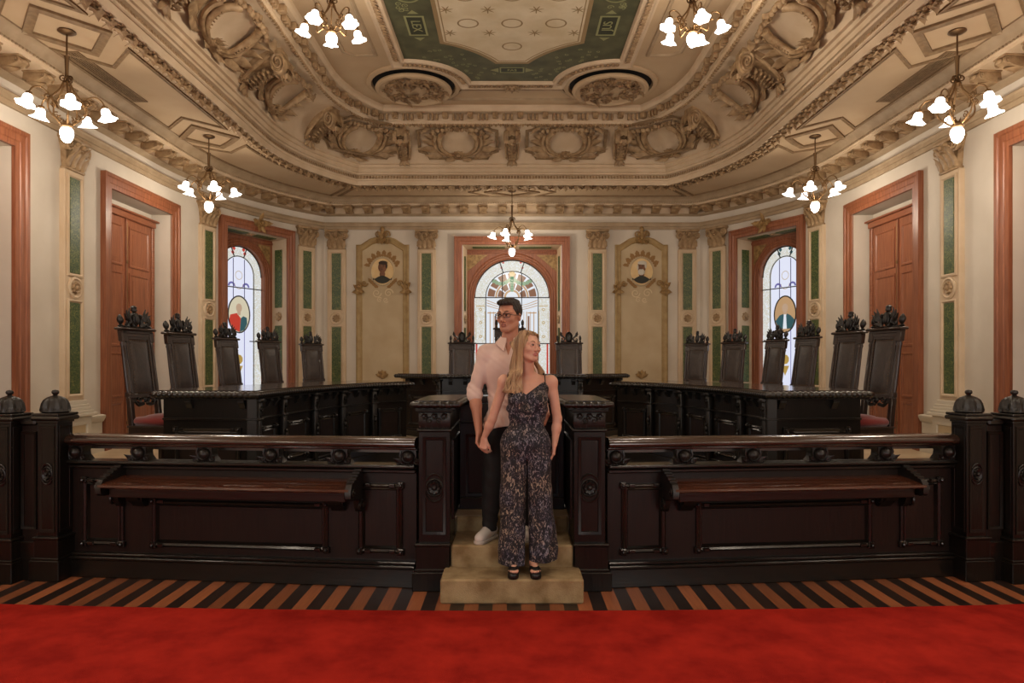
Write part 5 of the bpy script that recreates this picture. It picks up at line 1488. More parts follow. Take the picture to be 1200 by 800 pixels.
for px, dy, ph, t in RCH: put(c0, px, dy, -D(ph), 'high backed leather chair on the right, '+t)
c1 = chair(1)
put(c1, 541, 41, 0, 'upright leather chair with round crest behind the centre desk, left of the man', 'chairs behind the centre desk')
put(c1, 667, 41, 0, 'upright leather chair with round crest behind the centre desk, right of the woman', 'chairs behind the centre desk')
put(c1, 597, 61, 0, 'larger presiding chair with tall back, mostly hidden behind the man', 'chairs behind the centre desk', 1.17)
# ------------------------------------------------------------------ people (signed distance shapes, meshed as one continuous surface)
import openvdb
class Vox:
    def __init__(s, lo, hi, res=.0035):
        s.lo = np.array(lo, float); s.res = res; s.n = (np.ceil((np.array(hi)-s.lo)/res).astype(int)+1)
        s.D = np.full(s.n, .1, np.float32)
    def box(s, lo, hi):
        a = np.clip(np.floor((np.array(lo)-s.lo)/s.res).astype(int), 0, s.n); b = np.clip(np.ceil((np.array(hi)-s.lo)/s.res).astype(int)+1, 0, s.n)
        sl = tuple(slice(i, j) for i, j in zip(a, b))
        g = [(np.arange(i, j)*s.res+o).astype(np.float32) for i, j, o in zip(a, b, s.lo)]
        return sl, g[0][:,None,None], g[1][None,:,None], g[2][None,None,:]
    def op(s, d, sl, k, mode):
        A = s.D[sl]
        if A.size == 0: return
        if mode == 'sub':
            d = -d; h = np.clip(.5-.5*(A-d)/max(k,1e-6), 0, 1); s.D[sl] = A*(1-h)+d*h+k*h*(1-h)
        else:
            h = np.clip(.5+.5*(A-d)/max(k,1e-6), 0, 1); s.D[sl] = A*(1-h)+d*h-k*h*(1-h)
    def cap(s, a, b, ra, rb=None, k=.02, sc=(1,1,1), inf=0, mode='add'):
        rb = ra if rb is None else rb; a = np.array(a, float); b = np.array(b, float); sc = np.array(sc, float)
        m = (max(ra, rb)+inf)*sc.max()+k+.015
        sl, X, Y, Z = s.box(np.minimum(a, b)-m, np.maximum(a, b)+m)
        c = (a+b)/2; A = a/sc; B = b/sc; ba = B-A; L = float(ba@ba)+1e-9
        x, y, z = X/sc[0]-A[0], Y/sc[1]-A[1], Z/sc[2]-A[2]
        h = np.clip((x*ba[0]+y*ba[1]+z*ba[2])/L, 0, 1)
        d = np.sqrt((x-h*ba[0])**2+(y-h*ba[1])**2+(z-h*ba[2])**2)-(ra+(rb-ra)*h)
        s.op(d*sc.min()-inf, sl, k, mode)
    def ell(s, c, r, k=.02, R=None, inf=0, mode='add'):
        c = np.array(c, float); r = np.array(r, float)+inf; m = r.max()+k+.015
        sl, X, Y, Z = s.box(c-m, c+m); x, y, z = X-c[0], Y-c[1], Z-c[2]
        if R is not None:
            R = np.array(R); x, y, z = (R[0,0]*x+R[1,0]*y+R[2,0]*z), (R[0,1]*x+R[1,1]*y+R[2,1]*z), (R[0,2]*x+R[1,2]*y+R[2,2]*z)
        k0 = np.sqrt((x/r[0])**2+(y/r[1])**2+(z/r[2])**2); k1 = np.sqrt((x/r[0]**2)**2+(y/r[1]**2)**2+(z/r[2]**2)**2)+1e-6
        s.op(k0*(k0-1)/k1, sl, k, mode)
    def full(s):
        return s.box(s.lo, s.lo+s.res*s.n)
    def keep(s, fn):
        """intersect with fn(x,y,z) <= 0"""
        sl, X, Y, Z = s.full(); s.D = np.maximum(s.D, fn(X, Y, Z).astype(np.float32)[tuple(slice(0, n) for n in s.n)]) if True else s.D
    def disp(s, fn):
        sl, X, Y, Z = s.full(); s.D += np.broadcast_to(fn(X, Y, Z), s.D.shape).astype(np.float32)
    def smooth(s, it=1):
        for _ in range(it):
            for ax in range(3):
                D = s.D; a = np.roll(D, 1, ax); b = np.roll(D, -1, ax); s.D = (a+2*D+b)/4
    def mesh(s, name, mats, parent, matfn=None, loc=(0,0,0)):
        b = 3*s.res; D = np.clip(s.D, -b, b)
        D[0], D[-1], D[:,0], D[:,-1], D[:,:,0], D[:,:,-1] = (b,)*6
        g = openvdb.FloatGrid(b); g.copyFromArray(D)
        p, q = g.convertToQuads(0.0)
        p = p*s.res+s.lo-np.array(loc); q = q.astype(int)
        v0, v1, v2 = p[q[:,0]], p[q[:,1]], p[q[:,2]]
        vol = np.einsum('ij,ij->i', v0, np.cross(v1, v2)).sum()
        if vol < 0: q = q[:, ::-1]
        me = bpy.data.meshes.new(name)
        me.vertices.add(len(p)); me.vertices.foreach_set('co', p.astype(np.float32).ravel())
        me.loops.add(q.size); me.loops.foreach_set('vertex_index', q.ravel().astype(np.int32))
        me.polygons.add(len(q)); me.polygons.foreach_set('loop_start', (np.arange(len(q))*4).astype(np.int32)); 
        me.update(calc_edges=True); me.validate()
        if not isinstance(mats, (list, tuple)): mats = [mats]
        for m in mats: me.materials.append(m)
        if matfn is not None and len(me.polygons) == len(q):
            c = p[q].mean(1)+np.array(loc); me.polygons.foreach_set('material_index', matfn(c).astype(np.int32))
        me.polygons.foreach_set('use_smooth', [True]*len(me.polygons)); me.update()
        o = bpy.data.objects.new(name, me); COL.objects.link(o); o.parent = parent; return o
def rotm(yaw, pitch=0, roll=0):
    cz, sz = cos(yaw), sin(yaw); cx, sx = cos(pitch), sin(pitch); cy, sy = cos(roll), sin(roll)
    return np.array([[cz,-sz,0],[sz,cz,0],[0,0,1]])@np.array([[1,0,0],[0,cx,-sx],[0,sx,cx]])@np.array([[cy,0,sy],[0,1,0],[-sy,0,cy]])
def skinmat(name, c, c2):
    m = mat(name, c, .5, col2=c2, scale=6, detail=3)
    b = m.node_tree.nodes['Principled BSDF']; b.inputs['Subsurface Weight'].default_value = .12; b.inputs['Subsurface Radius'].default_value = (.02,.008,.005); b.inputs['Subsurface Scale'].default_value = .3
    return m
M['skinm'] = skinmat('skin warm', srgb(196,140,114), srgb(188,130,104)); M['skinw'] = skinmat('skin fair', srgb(216,166,142), srgb(208,156,132))
M['lipm'] = mat('lip muted', srgb(162,104,88), .5); M['lipw'] = mat('lip rose', srgb(186,112,100), .45)
M['eyew'] = mat('eye white', srgb(168,152,142), .25); M['iris'] = mat('eye iris', srgb(40,28,22), .2)
M['brow'] = mat('dark eyebrow', srgb(44,32,26), .8); M['browl'] = mat('light eyebrow', srgb(128,92,64), .8)

def head(vx, C, R, S, fem):
    """add a head around C (centre), rotation R (face towards local -y), scale S"""
    P = lambda x, y, z: C+R@(np.array([x, y, z])*S)
    E = lambda c, r, k=.012, q=None, mode='add': vx.ell(P(*c), np.array(r)*S, k*S, R if q is None else R@q, mode=mode)
    K = lambda a, b, ra, rb=None, k=.008, mode='add': vx.cap(P(*a), P(*b), ra*S, (rb if rb is not None else ra)*S, k*S, mode=mode)
    E((0,.018,.036),(.077,.097,.087)); E((0,-.020,-.018),(.063 if fem else .066,.074,.092),.02)
    E((0,-.034,-.074),(.038 if fem else .047,.046,.036),.02)
    K((0,-.070,-.098),(0,-.066,-.100),.015 if fem else .018,k=.018)
    for g in (-1,1):
        K((g*(.044 if fem else .052),.005,-.050),(g*.020,-.062,-.096),.017 if fem else .021,.016,k=.02)
        K((g*.012,-.087,.026),(g*.048,-.070,.024),.010 if fem else .013,.010,k=.016)
        E((g*.041,-.062,-.020),(.024,.022,.022),.02)
        E((g*.031,-.100,.003),(.018,.015,.0105),.010,mode='sub')
        E((g*.0785,.014,-.006),(.010,.018,.031),.008,rotm(g*.35,-.15)); E((g*.086,.008,-.002),(.006,.008,.015),.006,rotm(g*.4),mode='sub')
        K((g*.011,-.102,-.035),(g*.012,-.100,-.036),.0085,k=.008)
        E((g*.031,-.0845,.003),(.0155,.0125,.0125),.004)
    K((0,-.090,.016),(0,-.112,-.028),.0075,.011,k=.012); K((0,-.111,-.031),(0,-.108,-.034),.0105,k=.008)
    K((-.019,-.087,-.060),(0,-.0955,-.0565),.0055,.0065,k=.006); K((.019,-.087,-.060),(0,-.0955,-.0565),.0055,.0065,k=.006)
    K((-.015,-.087,-.0685),(0,-.093,-.070),.0055,.008,k=.006); K((.015,-.087,-.0685),(0,-.093,-.070),.0055,.008,k=.006)
    K((-.022,-.094,-.0635),(0,-.1035,-.063),.0022,.003,k=.003,mode='sub'); K((.022,-.094,-.0635),(0,-.1035,-.063),.0022,.003,k=.003,mode='sub')
def headparts(r, C, R, S, fem, loc):
    P = lambda x, y, z: C+R@(np.array([x, y, z])*S)-np.array(loc)
    T = lambda v: (np.asarray(v)*S)@R.T+C-np.array(loc)
    for g in (-1,1):
        mb = MB(T); mb.m = 0; mb.add(ell(g*.031,-.0855,.003,.0135,.0125,.0080,14,8)); mb.m = 1
        gx = .004 if fem else -.004
        mb.add(ell(g*.031+gx,-.0945,.0035,.0072,.0045,.0068,10,6)); mb.build('eye', [M['eyew'], M['iris']], r)
        mb = MB(T); mb.add(tube([(g*(.031-.012),-.0955,.009),(g*.031,-.0985,.0115),(g*(.031+.013),-.093,.008)],.0017,5)); mb.build('eyelash', M['brow'], r)
        mb = MB(T); mb.add(tube(bez([(g*.013,-.101,.026),(g*.030,-.100,.034),(g*.047,-.088,.030)],4),[.0036]*4+[.0038]*3+[.0018]*2,6,flat=.8)); mb.build('eyebrow', M['browl'] if fem else M['brow'], r)
def hand(vx, W, D, Nn, S, curl, thumb, spread=.0, k=.006):
    """W wrist, D unit direction to the fingers, Nn palm normal (side the fingers curl to), thumb=+1/-1 side"""
    D = np.array(D, float); D /= np.linalg.norm(D); Nn = np.array(Nn, float); Nn -= D*(Nn@D); Nn /= np.linalg.norm(Nn); Sd = np.cross(D, Nn)*thumb
    W = np.array(W, float)
    for i, off in enumerate((.026,.009,-.009,-.025)):
        base = W+S*(D*(.085-.004*abs(i-1))+Sd*off); vx.cap(W+S*(D*.012+Sd*off*.6), base, .013*S, .0115*S, .012)
        L = (.042,.047,.043,.034)[i]; ang = curl*(.9+.08*i); d = D*cos(ang)+Nn*sin(ang); p1 = base+d*L*S
        ang *= 1.9; d = D*cos(ang)+Nn*sin(ang); p2 = p1+d*L*.62*S; ang *= 1.25; d = D*cos(ang)+Nn*sin(ang); p3 = p2+d*L*.5*S
        vx.cap(base, p1, .0088*S, .0082*S, k); vx.cap(p1, p2, .0082*S, .0075*S, k*.6); vx.cap(p2, p3, .0075*S, .0065*S, k*.6)
    t0 = W+S*(D*.025+Sd*.022); t1 = t0+S*(D*.035+Sd*.022+Nn*.012); t2 = t1+S*(D*.030+Sd*.004+Nn*.016); vx.cap(t0, t1, .0125*S, .010*S, .01); vx.cap(t1, t2, .010*S, .008*S, .005)

# ============================ the man
mo_ = (-.02, 5.24, .33)
mn = thing('person', 'tall dark haired man in glasses, pale pink shirt and black trousers, holding her hand', 'person', mo_)
C = np.array([-.022, 5.215, 2.034]); R = rotm(-.47, .03); S = 1.05
SHL, SHR = np.array([-.200,5.245,1.760]), np.array([.125,5.30,1.765])
ELL, ELR = np.array([-.287,5.225,1.46]), np.array([.20,5.22,1.47])
WRL, WRR = np.array([-.246,5.085,1.165]), np.array([.255,5.04,1.30])
def man_torso(v, inf=0, k=.05):
    v.ell((-.028,5.265,1.60),(.172,.115,.20),k,inf=inf); v.ell((-.028,5.25,1.66),(.162,.112,.13),k,inf=inf)
    v.cap((-.15,5.26,1.755),(.09,5.285,1.755),.055,.055,k,inf=inf); v.ell((-.02,5.265,1.38),(.152,.105,.20),k,inf=inf)
    v.ell((-.03,5.27,1.20),(.165,.115,.13),k,inf=inf)
    v.cap((-.015,5.27,1.80),(-.015,5.26,1.86),.068,.060,k,inf=inf*.3)
def man_arm(v, side, inf=0, upto=1.0, lo=False):
    S0, E0, W0 = (SHL, ELL, WRL) if side < 0 else (SHR, ELR, WRR)
    v.cap(S0, E0, .050, .041, .03, inf=inf); v.ell(S0+(0,0,-.02),(.054,.056,.060),.03,inf=inf)
    if not lo: v.cap(E0, E0+(W0-E0)*.35, .042, .044, .015, inf=inf); v.cap(E0+(W0-E0)*.3, W0, .044, .026, .015, inf=inf)
def man_legs(v, inf=0, k=.03):
    for hx, kx, ax, ky, ay in ((-.115,-.150,-.172,5.235,5.23),(.065,.075,.085,5.27,5.29)):
        v.cap((hx,5.265,1.16),(kx,ky,.80),.086,.058,k,inf=inf); v.cap((kx,ky,.80),(ax+.005,ay+.005,.56),.056,.050,.02,inf=inf); v.cap((kx,ky,.78),(ax,ay,.40),.054,.036,.02,inf=inf)
vx = Vox((-.40,4.96,.33),(.36,5.45,2.20),.0036)
man_torso(vx); man_legs(vx)
for g in (-1,1): man_arm(vx, g)
vx.cap((-.015,5.262,1.80),C+R@np.array([0,.02,-.05]),.062,.060,.03)
head(vx, C, R, S, False)
for ax, ay in ((-.172,5.23),(.085,5.29)): vx.cap((ax,ay,.42),(ax-.01,ay-.05,.37),.030,.018,.02)
hand(vx, WRL, (-.02,-.10,-1), (.75,-.4,.05), 1.03, .55, -1)
hand(vx, WRR, (-.6,-.3,-.7), (-.3,.8,.1), 1.0, .5, 1)
def lipfn(C, R, S):
    def f(c):
        q = (c-C)@R/S
        return ((np.abs(q[:,0]) < .021) & (q[:,1] < -.084) & (q[:,2] > -.078) & (q[:,2] < -.050) & ((q[:,0]/.023)**2+((q[:,2]+.0635)/.0125)**2 < 1)).astype(int)
    return f
vx.mesh('body', [M['skinm'], M['lipm']], mn, lipfn(C, R, S), mo_)
headparts(mn, C, R, S, False, mo_)
# hair
M['hairm'] = mat('dark brown short hair', srgb(46,33,26), .55, col2=srgb(30,22,18), scale=30, stretch=(1,1,.5), bump=.6, bscale=60)
vh = Vox(C-.15, C+.17, .003)
P = lambda x, y, z: C+R@(np.array([x, y, z])*S)
vh.ell(P(0,.024,.042),np.array([.0835,.101,.088])*S,.01,R); vh.ell(P(.0,-.035,.100),np.array([.060,.058,.030])*S,.02,R@rotm(0,.2)); vh.ell(P(-.012,-.066,.098),np.array([.050,.032,.024])*S,.015,R); vh.ell(P(.0,.03,.108),np.array([.062,.07,.022])*S,.02,R)
def hairline(X, Y, Z):
    q = [ (X-C[0])*R[0,i]+(Y-C[1])*R[1,i]+(Z-C[2])*R[2,i] for i in range(3)]; x, y, z = (a/S for a in q)
    line = np.where(y < -.062, .082, np.where(y < -.045, .082-(y+.062)/.017*.035, np.where(y < -.012, .047-(y+.045)/.033*.06, np.where(y < .03, .012, -.055))))
    line = np.where(np.abs(x) < .055, np.where(y < 0, .080, line), line)
    return (line-z)*S*.8
vh.keep(hairline)
vh.disp(lambda X, Y, Z: .0016*np.sin((X*.8+Z*.5)*260+8*np.sin(Y*40))*1.0)
vh.mesh('hair', M['hairm'], mn, None, mo_)
# glasses
T = lambda v: (np.asarray(v)*S)@R.T+C-np.array(mo_)
M['specs'] = mat('dark spectacle frame', srgb(34,26,22), .3)
mb = MB(T)
for g in (-1,1):
    pts = [(g*(.034+.026*cos(a)*(1 if abs(cos(a))<.98 else 1)),-.112+.012*((.034+.026*cos(a))/.06)**2,.002+.0145*np.sign(sin(a))*abs(sin(a))**.6) for a in np.linspace(0,2*pi,21)[:-1]]
    mb.add(tube(pts,.0024,5,closed=True,up=(0,1,0)))
    mb.add(tube([(g*.010,-.113,.014),(g*.034,-.115,.017),(g*.058,-.103,.013)],.0036,5)); mb.add(tube([(g*.058,-.100,.010),(g*.074,-.060,.006),(g*.083,.005,.008),(g*.084,.020,-.004)],.0024,5))
mb.add(tube([(-.010,-.111,.003),(0,-.113,.006),(.010,-.111,.003)],.0022,5)); mb.build('glasses', M['specs'], mn)
# shirt
def shirtfab(): 
    m = mat('pale pink cotton', srgb(226,198,186), .8, col2=srgb(218,188,176), scale=5, sheen=.2); return m
M['shirt'] = shirtfab()
vs = Vox((-.40,5.05,1.10),(.36,5.46,1.92),.0036)
man_torso(vs, .016, .05)
for g in (-1,1): man_arm(vs, g, .011, lo=True)
for E0, W0 in ((ELL, WRL),(ELR, WRR)):
    d = (W0-E0)/np.linalg.norm(W0-E0)
    vs.cap(E0-d*.02, E0+d*.035, .059, .057, .01); vs.cap(E0+d*.015, E0+d*.035, .062, .060, .004)
vs.ell((-.03,5.265,1.20),(.185,.125,.12),.05)
vs.disp(lambda X, Y, Z: .0030*np.sin((X*1.0+Z*.9)*70+3*np.sin(Z*23+X*9))*np.clip((1.62-Z)*4, .15, 1)+.0022*np.sin(X*120+5*np.sin(Z*15))*np.clip((1.45-Z)*5, 0, 1)+.0016*np.sin(Z*70+X*60)*np.clip((-.20-X)*12, 0, 1))
def cutshirt(X, Y, Z):
    hem = (1.185+.018*np.cos((X+.02)*14)+.0*Y)-Z
    dx = X+.028; v = (Z-(1.735+np.abs(dx)*3.0)); front = np.where(Y < 5.24, v, -1.0)
    top = np.where(Y < 5.24, np.minimum(front, .05), -1)
    neck = (Z-1.855)+0*X
    return np.maximum(np.maximum(hem, top*.35), neck)
vs.keep(cutshirt)
vs.mesh('shirt', M['shirt'], mn, None, mo_)
mb = MB(); NC = np.array((-.015,5.262))
A = np.linspace(-pi/2+.35, 3*pi/2-.35, 25); v = []
for i, a in enumerate(A):
    t = abs(i/24*2-1)
    for rr, zz in ((.066,1.80),(.070,1.884-.02*t),(.075,1.890-.02*t),(.102+.030*t*t,1.850-.035*t**2-.045*(t**6)),(.098+.030*t*t,1.842-.035*t**2-.045*t**6),(.072,1.865-.02*t)):
        v.append((NC[0]+rr*cos(a)*1.02, NC[1]+rr*sin(a)*1.05, zz))
f = []
for i in range(24):
    for j in range(6): f.append((i*6+j, i*6+(j+1)%6, (i+1)*6+(j+1)%6, (i+1)*6+j))
f.append(tuple(range(6))); f.append(tuple(24*6+j for j in range(6)))
mb.add((np.array(v)-np.array(mo_), f)); mb.build('collar', M['shirt'], mn, angle=50)
mb = MB(); mb.add(box(-.028,5.128,1.45,.026,.006,.50,.002), tr(-mo_[0],-mo_[1],-mo_[2]));
for zz in (1.70,1.60,1.50,1.40,1.30): mb.add(ell(-.028,5.122,zz,.006,.004,.006,8,5), tr(-mo_[0],-mo_[1],-mo_[2]))
# trousers
M['trous'] = mat('black trousers', srgb(22,20,20), .8, col2=srgb(16,15,15), scale=8)
vt = Vox((-.30,5.08,.36),(.26,5.45,1.30),.004)
vt.ell((-.03,5.27,1.20),(.168,.118,.12),.03); man_legs(vt, .016, .03)
vt.cap((-.160,5.235,.60),(-.175,5.225,.40),.060,.054,.01); vt.cap((.08,5.28,.60),(.085,5.285,.40),.060,.054,.01)
vt.disp(lambda X, Y, Z: .003*np.sin(Z*95+X*30)*np.clip((.62-Z)*5, 0, 1)+.002*np.sin(Z*50+X*60)); vt.keep(lambda X, Y, Z: np.maximum(.400-Z, Z-1.27)+0*X+0*Y)
vt.mesh('trousers', M['trous'], mn, None, mo_)
# shoes
M['shoe'] = mat('white canvas shoe', srgb(214,204,194), .6); M['sole'] = mat('pale rubber sole', srgb(190,180,168), .6)
def shoe(ax, ay, yaw, zf):
    d = np.array([sin(yaw), -cos(yaw), 0]); sd = np.array([d[1], -d[0], 0]); b = np.array([ax, ay, zf])
    v = Vox(b-(.22,.24,.01), b+(.22,.2,.16), .003)
    v.cap(b-d*.045+(0,0,.062), b+d*.15+(0,0,.040), .046, .040, .02, (1,1,.92)); v.cap(b-d*.03+(0,0,.08), b+d*.0+(0,0,.10), .044, .040, .02); v.cap(b+d*.02+(0,0,.08),b+d*.13+(0,0,.05),.036,.03,.02)
    v.keep(lambda X, Y, Z: (zf+.018)-Z+0*X+0*Y); v.mesh('shoe', M['shoe'], mn, None, mo_)
    v = Vox(b-(.22,.24,.01), b+(.22,.2,.06), .003); v.cap(b-d*.045+(0,0,.014), b+d*.155+(0,0,.014), .048, .044, .01, (1,1,.92)); v.keep(lambda X, Y, Z: np.maximum((zf+.001)-Z, Z-(zf+.024))+0*X+0*Y); o = v.mesh('shoe_sole', M['sole'], mn, None, mo_)
    mb = MB(tr(-mo_[0],-mo_[1],-mo_[2]))
    for k in range(5):
        p = b+d*(.045+.02*k)+np.array((0,0,.113-.011*k)); mb.add(tube([p-sd*.022-(0,0,.006), p+(0,0,.003), p+sd*.022-(0,0,.006)],.0032,5))
    mb.build('shoelace', M['sole'], mn)
shoe(-.175, 5.235, -.45, .331); shoe(.085, 5.30, .15, .331)

# ============================ the woman
wo = (.10, 4.92, .172)
wm = thing('person', 'smiling blonde woman in a patterned dark jumpsuit standing on the lowest step', 'person', wo)
C = np.array([.120, 4.893, 1.790]); R = rotm(.60, -.11, .05); S = .925
wSL, wSR = np.array([-.055,4.94,1.547]), np.array([.283,4.94,1.542])
wEL, wER = np.array([-.143,4.955,1.275]), np.array([.330,4.955,1.275])
wWL, wWR = np.array([-.203,4.985,1.135]), np.array([.308,4.93,1.095])
def wtorso(v, inf=0, k=.04):
    v.ell((.115,4.935,1.42),(.135,.090,.15),k,inf=inf); v.cap((.0,4.945,1.525),(.235,4.945,1.52),.045,.045,k,inf=inf)
    v.ell((.108,4.935,1.28),(.115,.085,.13),k,inf=inf); v.ell((.100,4.945,1.10),(.150,.108,.13),k,inf=inf)
    for g in (-1,1): v.ell((.115+g*.068,4.872,1.415),(.062,.055,.060),.03,inf=inf)
vx = Vox((-.32,4.66,.17),(.42,5.10,1.92),.0034)
wtorso(vx)
vx.cap((.118,4.95,1.52),C+R@np.array([0,.02,-.05]),.047,.046,.03); vx.cap((.118,4.955,1.58),(.02,4.95,1.557),.032,.038,.04); vx.cap((.118,4.955,1.58),(.22,4.95,1.552),.032,.038,.04)
for g in (-1,1): vx.cap((.118+g*.014,4.885,1.528),(.118+g*.11,4.905,1.548),.008,.007,.02)
for S0, E0, W0 in ((wSL,wEL,wWL),(wSR,wER,wWR)):
    vx.ell(S0,(.044,.044,.046),.03); vx.cap(S0, E0, .040, .032, .03); vx.cap(E0, E0+(W0-E0)*.4, .032, .033, .015); vx.cap(E0+(W0-E0)*.35, W0, .033, .020, .015)
for x in (.005,.20):
    vx.cap((x,4.945,1.05),(x,4.93,.62),.08,.052,.03); vx.cap((x,4.93,.62),(x+.0,4.925,.30),.048,.032,.03)
head(vx, C, R, S, True)
# feet on platform sandals
FT = ((.018,4.86,-.12),(.158,4.86,.10))
for fx, fy, yw in FT:
    d = np.array([sin(yw), -cos(yw), 0]); sd = np.array([-d[1], d[0], 0]); b = np.array([fx, fy, .172])
    x = .005 if fx < .1 else .20
    vx.cap((fx,fy+.055,.29),b+(0,.05,.075),.032,.03,.02); vx.cap(b+(0,.05,.075),b+d*.05+(0,0,.062),.032,.022,.02,(1,1,.9))
    for i, (o, L) in enumerate(((-.027,.060),(-.012,.070),(.002,.068),(.015,.060),(.027,.048))):
        o2 = o if fx > .1 else -o; p = b+d*.05+sd*o2+np.array((0,0,.052)); vx.cap(p, p+d*(L-.015), .0095 if i else .012, .0085 if i else .011, .006)
hand(vx, wWL, (-.10,.05,-1), (.55,.80,.0), .93, .85, 1)
hand(vx, wWR, (-.10,.10,-1), (-.9,.1,.0), .90, .35, 1)
vx.mesh('body', [M['skinw'], M['lipw']], wm, lipfn(C, R, S), wo)
headparts(wm, C, R, S, True, wo)
# jumpsuit
def _print(nt, b):
    N = nt.nodes; L = nt.links
    tc = N.new('ShaderNodeTexCoord'); mp = N.new('ShaderNodeMapping'); mp.inputs['Scale'].default_value = (1,1,.55); L.new(tc.outputs['Object'], mp.inputs[0])
    a = N.new('ShaderNodeTexNoise'); a.inputs['Scale'].default_value = 50; a.inputs['Detail'].default_value = 5; a.inputs['Roughness'].default_value = .7; a.inputs['Distortion'].default_value = 1.6; L.new(mp.outputs[0], a.inputs[0])
    c = N.new('ShaderNodeTexNoise'); c.inputs['Scale'].default_value = 9; c.inputs['Detail'].default_value = 3; L.new(tc.outputs['Object'], c.inputs[0])
    r = N.new('ShaderNodeValToRGB'); e = r.color_ramp.elements; e[0].position = .46; e[0].color = srgb(24,23,30); e[1].position = .54; e[1].color = srgb(48,46,58)
    x = e.new(.575); x.color = srgb(142,136,140); y = e.new(.62); y.color = srgb(206,196,176); z = e.new(.68); z.color = srgb(84,80,100)
    L.new(a.outputs['Fac'], r.inputs[0])
    r2 = N.new('ShaderNodeValToRGB'); q = r2.color_ramp.elements; q[0].position = .40; q[0].color = srgb(176,180,216); q[1].position = .60; q[1].color = srgb(236,212,186); L.new(c.outputs['Fac'], r2.inputs[0])
    m = N.new('ShaderNodeMix'); m.data_type = 'RGBA'; m.blend_type = 'MULTIPLY'; m.inputs[0].default_value = .75; L.new(r.outputs[0], m.inputs[6]); L.new(r2.outputs[0], m.inputs[7]); L.new(m.outputs[2], b.inputs['Base Color']); b.inputs['Roughness'].default_value = .75
M['print'] = ramp_mat('speckled jumpsuit print', _print)
vj = Vox((-.20,4.74,.20),(.42,5.12,1.62),.0036)
wtorso(vj, .010, .04)
vj.ell((.110,4.93,1.345),(.150,.108,.055),.03); vj.ell((.105,4.935,1.29),(.128,.096,.03),.02)
vj.ell((.098,4.945,1.12),(.168,.118,.14),.04)
for x0, x1, x2 in ((.022,.010,.002),(.175,.200,.222)):
    for sgn in (1,):
        vj.cap((x0,4.945,1.08),(x1,4.935,.70),.105,.088,.03,(1,1,1)); vj.cap((x1,4.935,.75),(x2,4.93,.34),.088,.105,.03,(1,1,1)); vj.cap((x2,4.93,.34),(x2,4.93,.22),.105,.108,.02)
def folds(X, Y, Z):
    ang = X*62+3.0*np.sin(Z*5.5+X*4)+Y*38
    return (.0055*np.sin(ang)*np.clip((1.12-Z)*1.8, 0, 1)+.0028*np.sin(X*95+4*np.sin(Z*17))*np.clip(1-np.abs(Z-1.34)*8, 0, 1)+.003*np.sin(X*150)*np.clip(1-np.abs(Z-1.26)*12, 0, 1)).astype(np.float32)
vj.disp(folds)
def cutj(X, Y, Z):
    dx = np.abs(X-.100); f = 1.455+np.minimum(dx, .135)*.72; f = np.where(dx > .135, 1.552-(dx-.135)*1.6, f)
    bk = np.where(dx > .115, 1.50-(dx-.115)*.4, 1.46)
    top = np.where(Y < 4.93, f, bk)
    hem = np.where(X < .11, .235, .262)
    hem = hem+.018*np.clip((X-.26)*12, 0, 1)+.012*np.clip((-.02-X)*12, 0, 1)
    gap = np.where((Z < .985), (.0048+.018*np.clip(.9-Z, 0, 1))-np.abs(X-.108-.0*Z), -1)
    return np.maximum(np.maximum((Z-top)*.7, hem-Z), gap)
vj.keep(cutj)
vj.mesh('jumpsuit', M['print'], wm, None, wo)
mb = MB(tr(-wo[0],-wo[1],-wo[2]))
for pts in (((-.032,4.868,1.548),(-.030,4.885,1.588),(-.028,4.925,1.606),(-.026,4.965,1.595),(-.02,4.995,1.53),(-.01,5.02,1.48)),((.237,4.868,1.545),(.234,4.885,1.585),(.230,4.925,1.602),(.226,4.965,1.592),(.22,4.995,1.53),(.21,5.02,1.48))):
    mb.add(tube(bez(pts,4),.0042,6))
mb.build('shoulder_strap', mat('black strap', srgb(20,18,20), .6), wm)
# sandals
M['sandal'] = mat('black sandal', srgb(16,14,14), .4)
for fx, fy, yw in FT:
    d = np.array([sin(yw), -cos(yw), 0]); b = np.array([fx, fy, .172])
    v = Vox(b-(.09,.16,.005), b+(.09,.14,.12), .003)
    v.cap(b+(0,.075,.022), b+d*.085+(0,0,.022), .034, .040, .01, (1,1,1)); v.keep(lambda X, Y, Z: np.maximum(.173-Z, Z-.212)+0*X+0*Y)
    v2 = v.D.copy(); v.D[:] = .1; v.cap(b+d*.035+(0,0,.050), b+d*.062+(0,0,.046), .040, .042, .01, (1,1,.72)); v.keep(lambda X, Y, Z: .19-Z+0*X+0*Y); v.D = np.minimum(v.D, v2)
    v.mesh('sandal', M['sandal'], wm, None, wo)
# hair
M['hairw'] = mat('blonde long hair', srgb(138,106,74), .45, col2=srgb(190,156,116), scale=22, stretch=(1.4,1.4,.12), detail=5, bump=.5, bscale=60, ramp=(.38,.62))
vh = Vox(C-.17, C+.17, .003)
P = lambda x, y, z: C+R@(np.array([x, y, z])*S)
vh.ell(P(0,.026,.038),np.array([.090,.106,.090])*S,.01,R); vh.ell(P(0,.05,-.03),np.array([.088,.085,.11])*S,.03,R)
def hl2(X, Y, Z):
    q = [(X-C[0])*R[0,i]+(Y-C[1])*R[1,i]+(Z-C[2])*R[2,i] for i in range(3)]; x, y, z = (a/S for a in q)
    ax = np.abs(x-.008)
    line = np.where(y < .012, .102-ax*.45-np.clip(ax-.052,0,1)*7.5, -.2)
    line = np.where(ax > .071, -.2+0*y, line)
    return (line-z)*S*.6
vh.keep(hl2)
vh.disp(lambda X, Y, Z: .0018*np.sin(X*190+6*np.sin(Z*18)+Y*120))
o = vh.mesh('hair', M['hairw'], wm, None, wo)
mb = MB(tr(-wo[0],-wo[1],-wo[2])); q = random.Random(11)
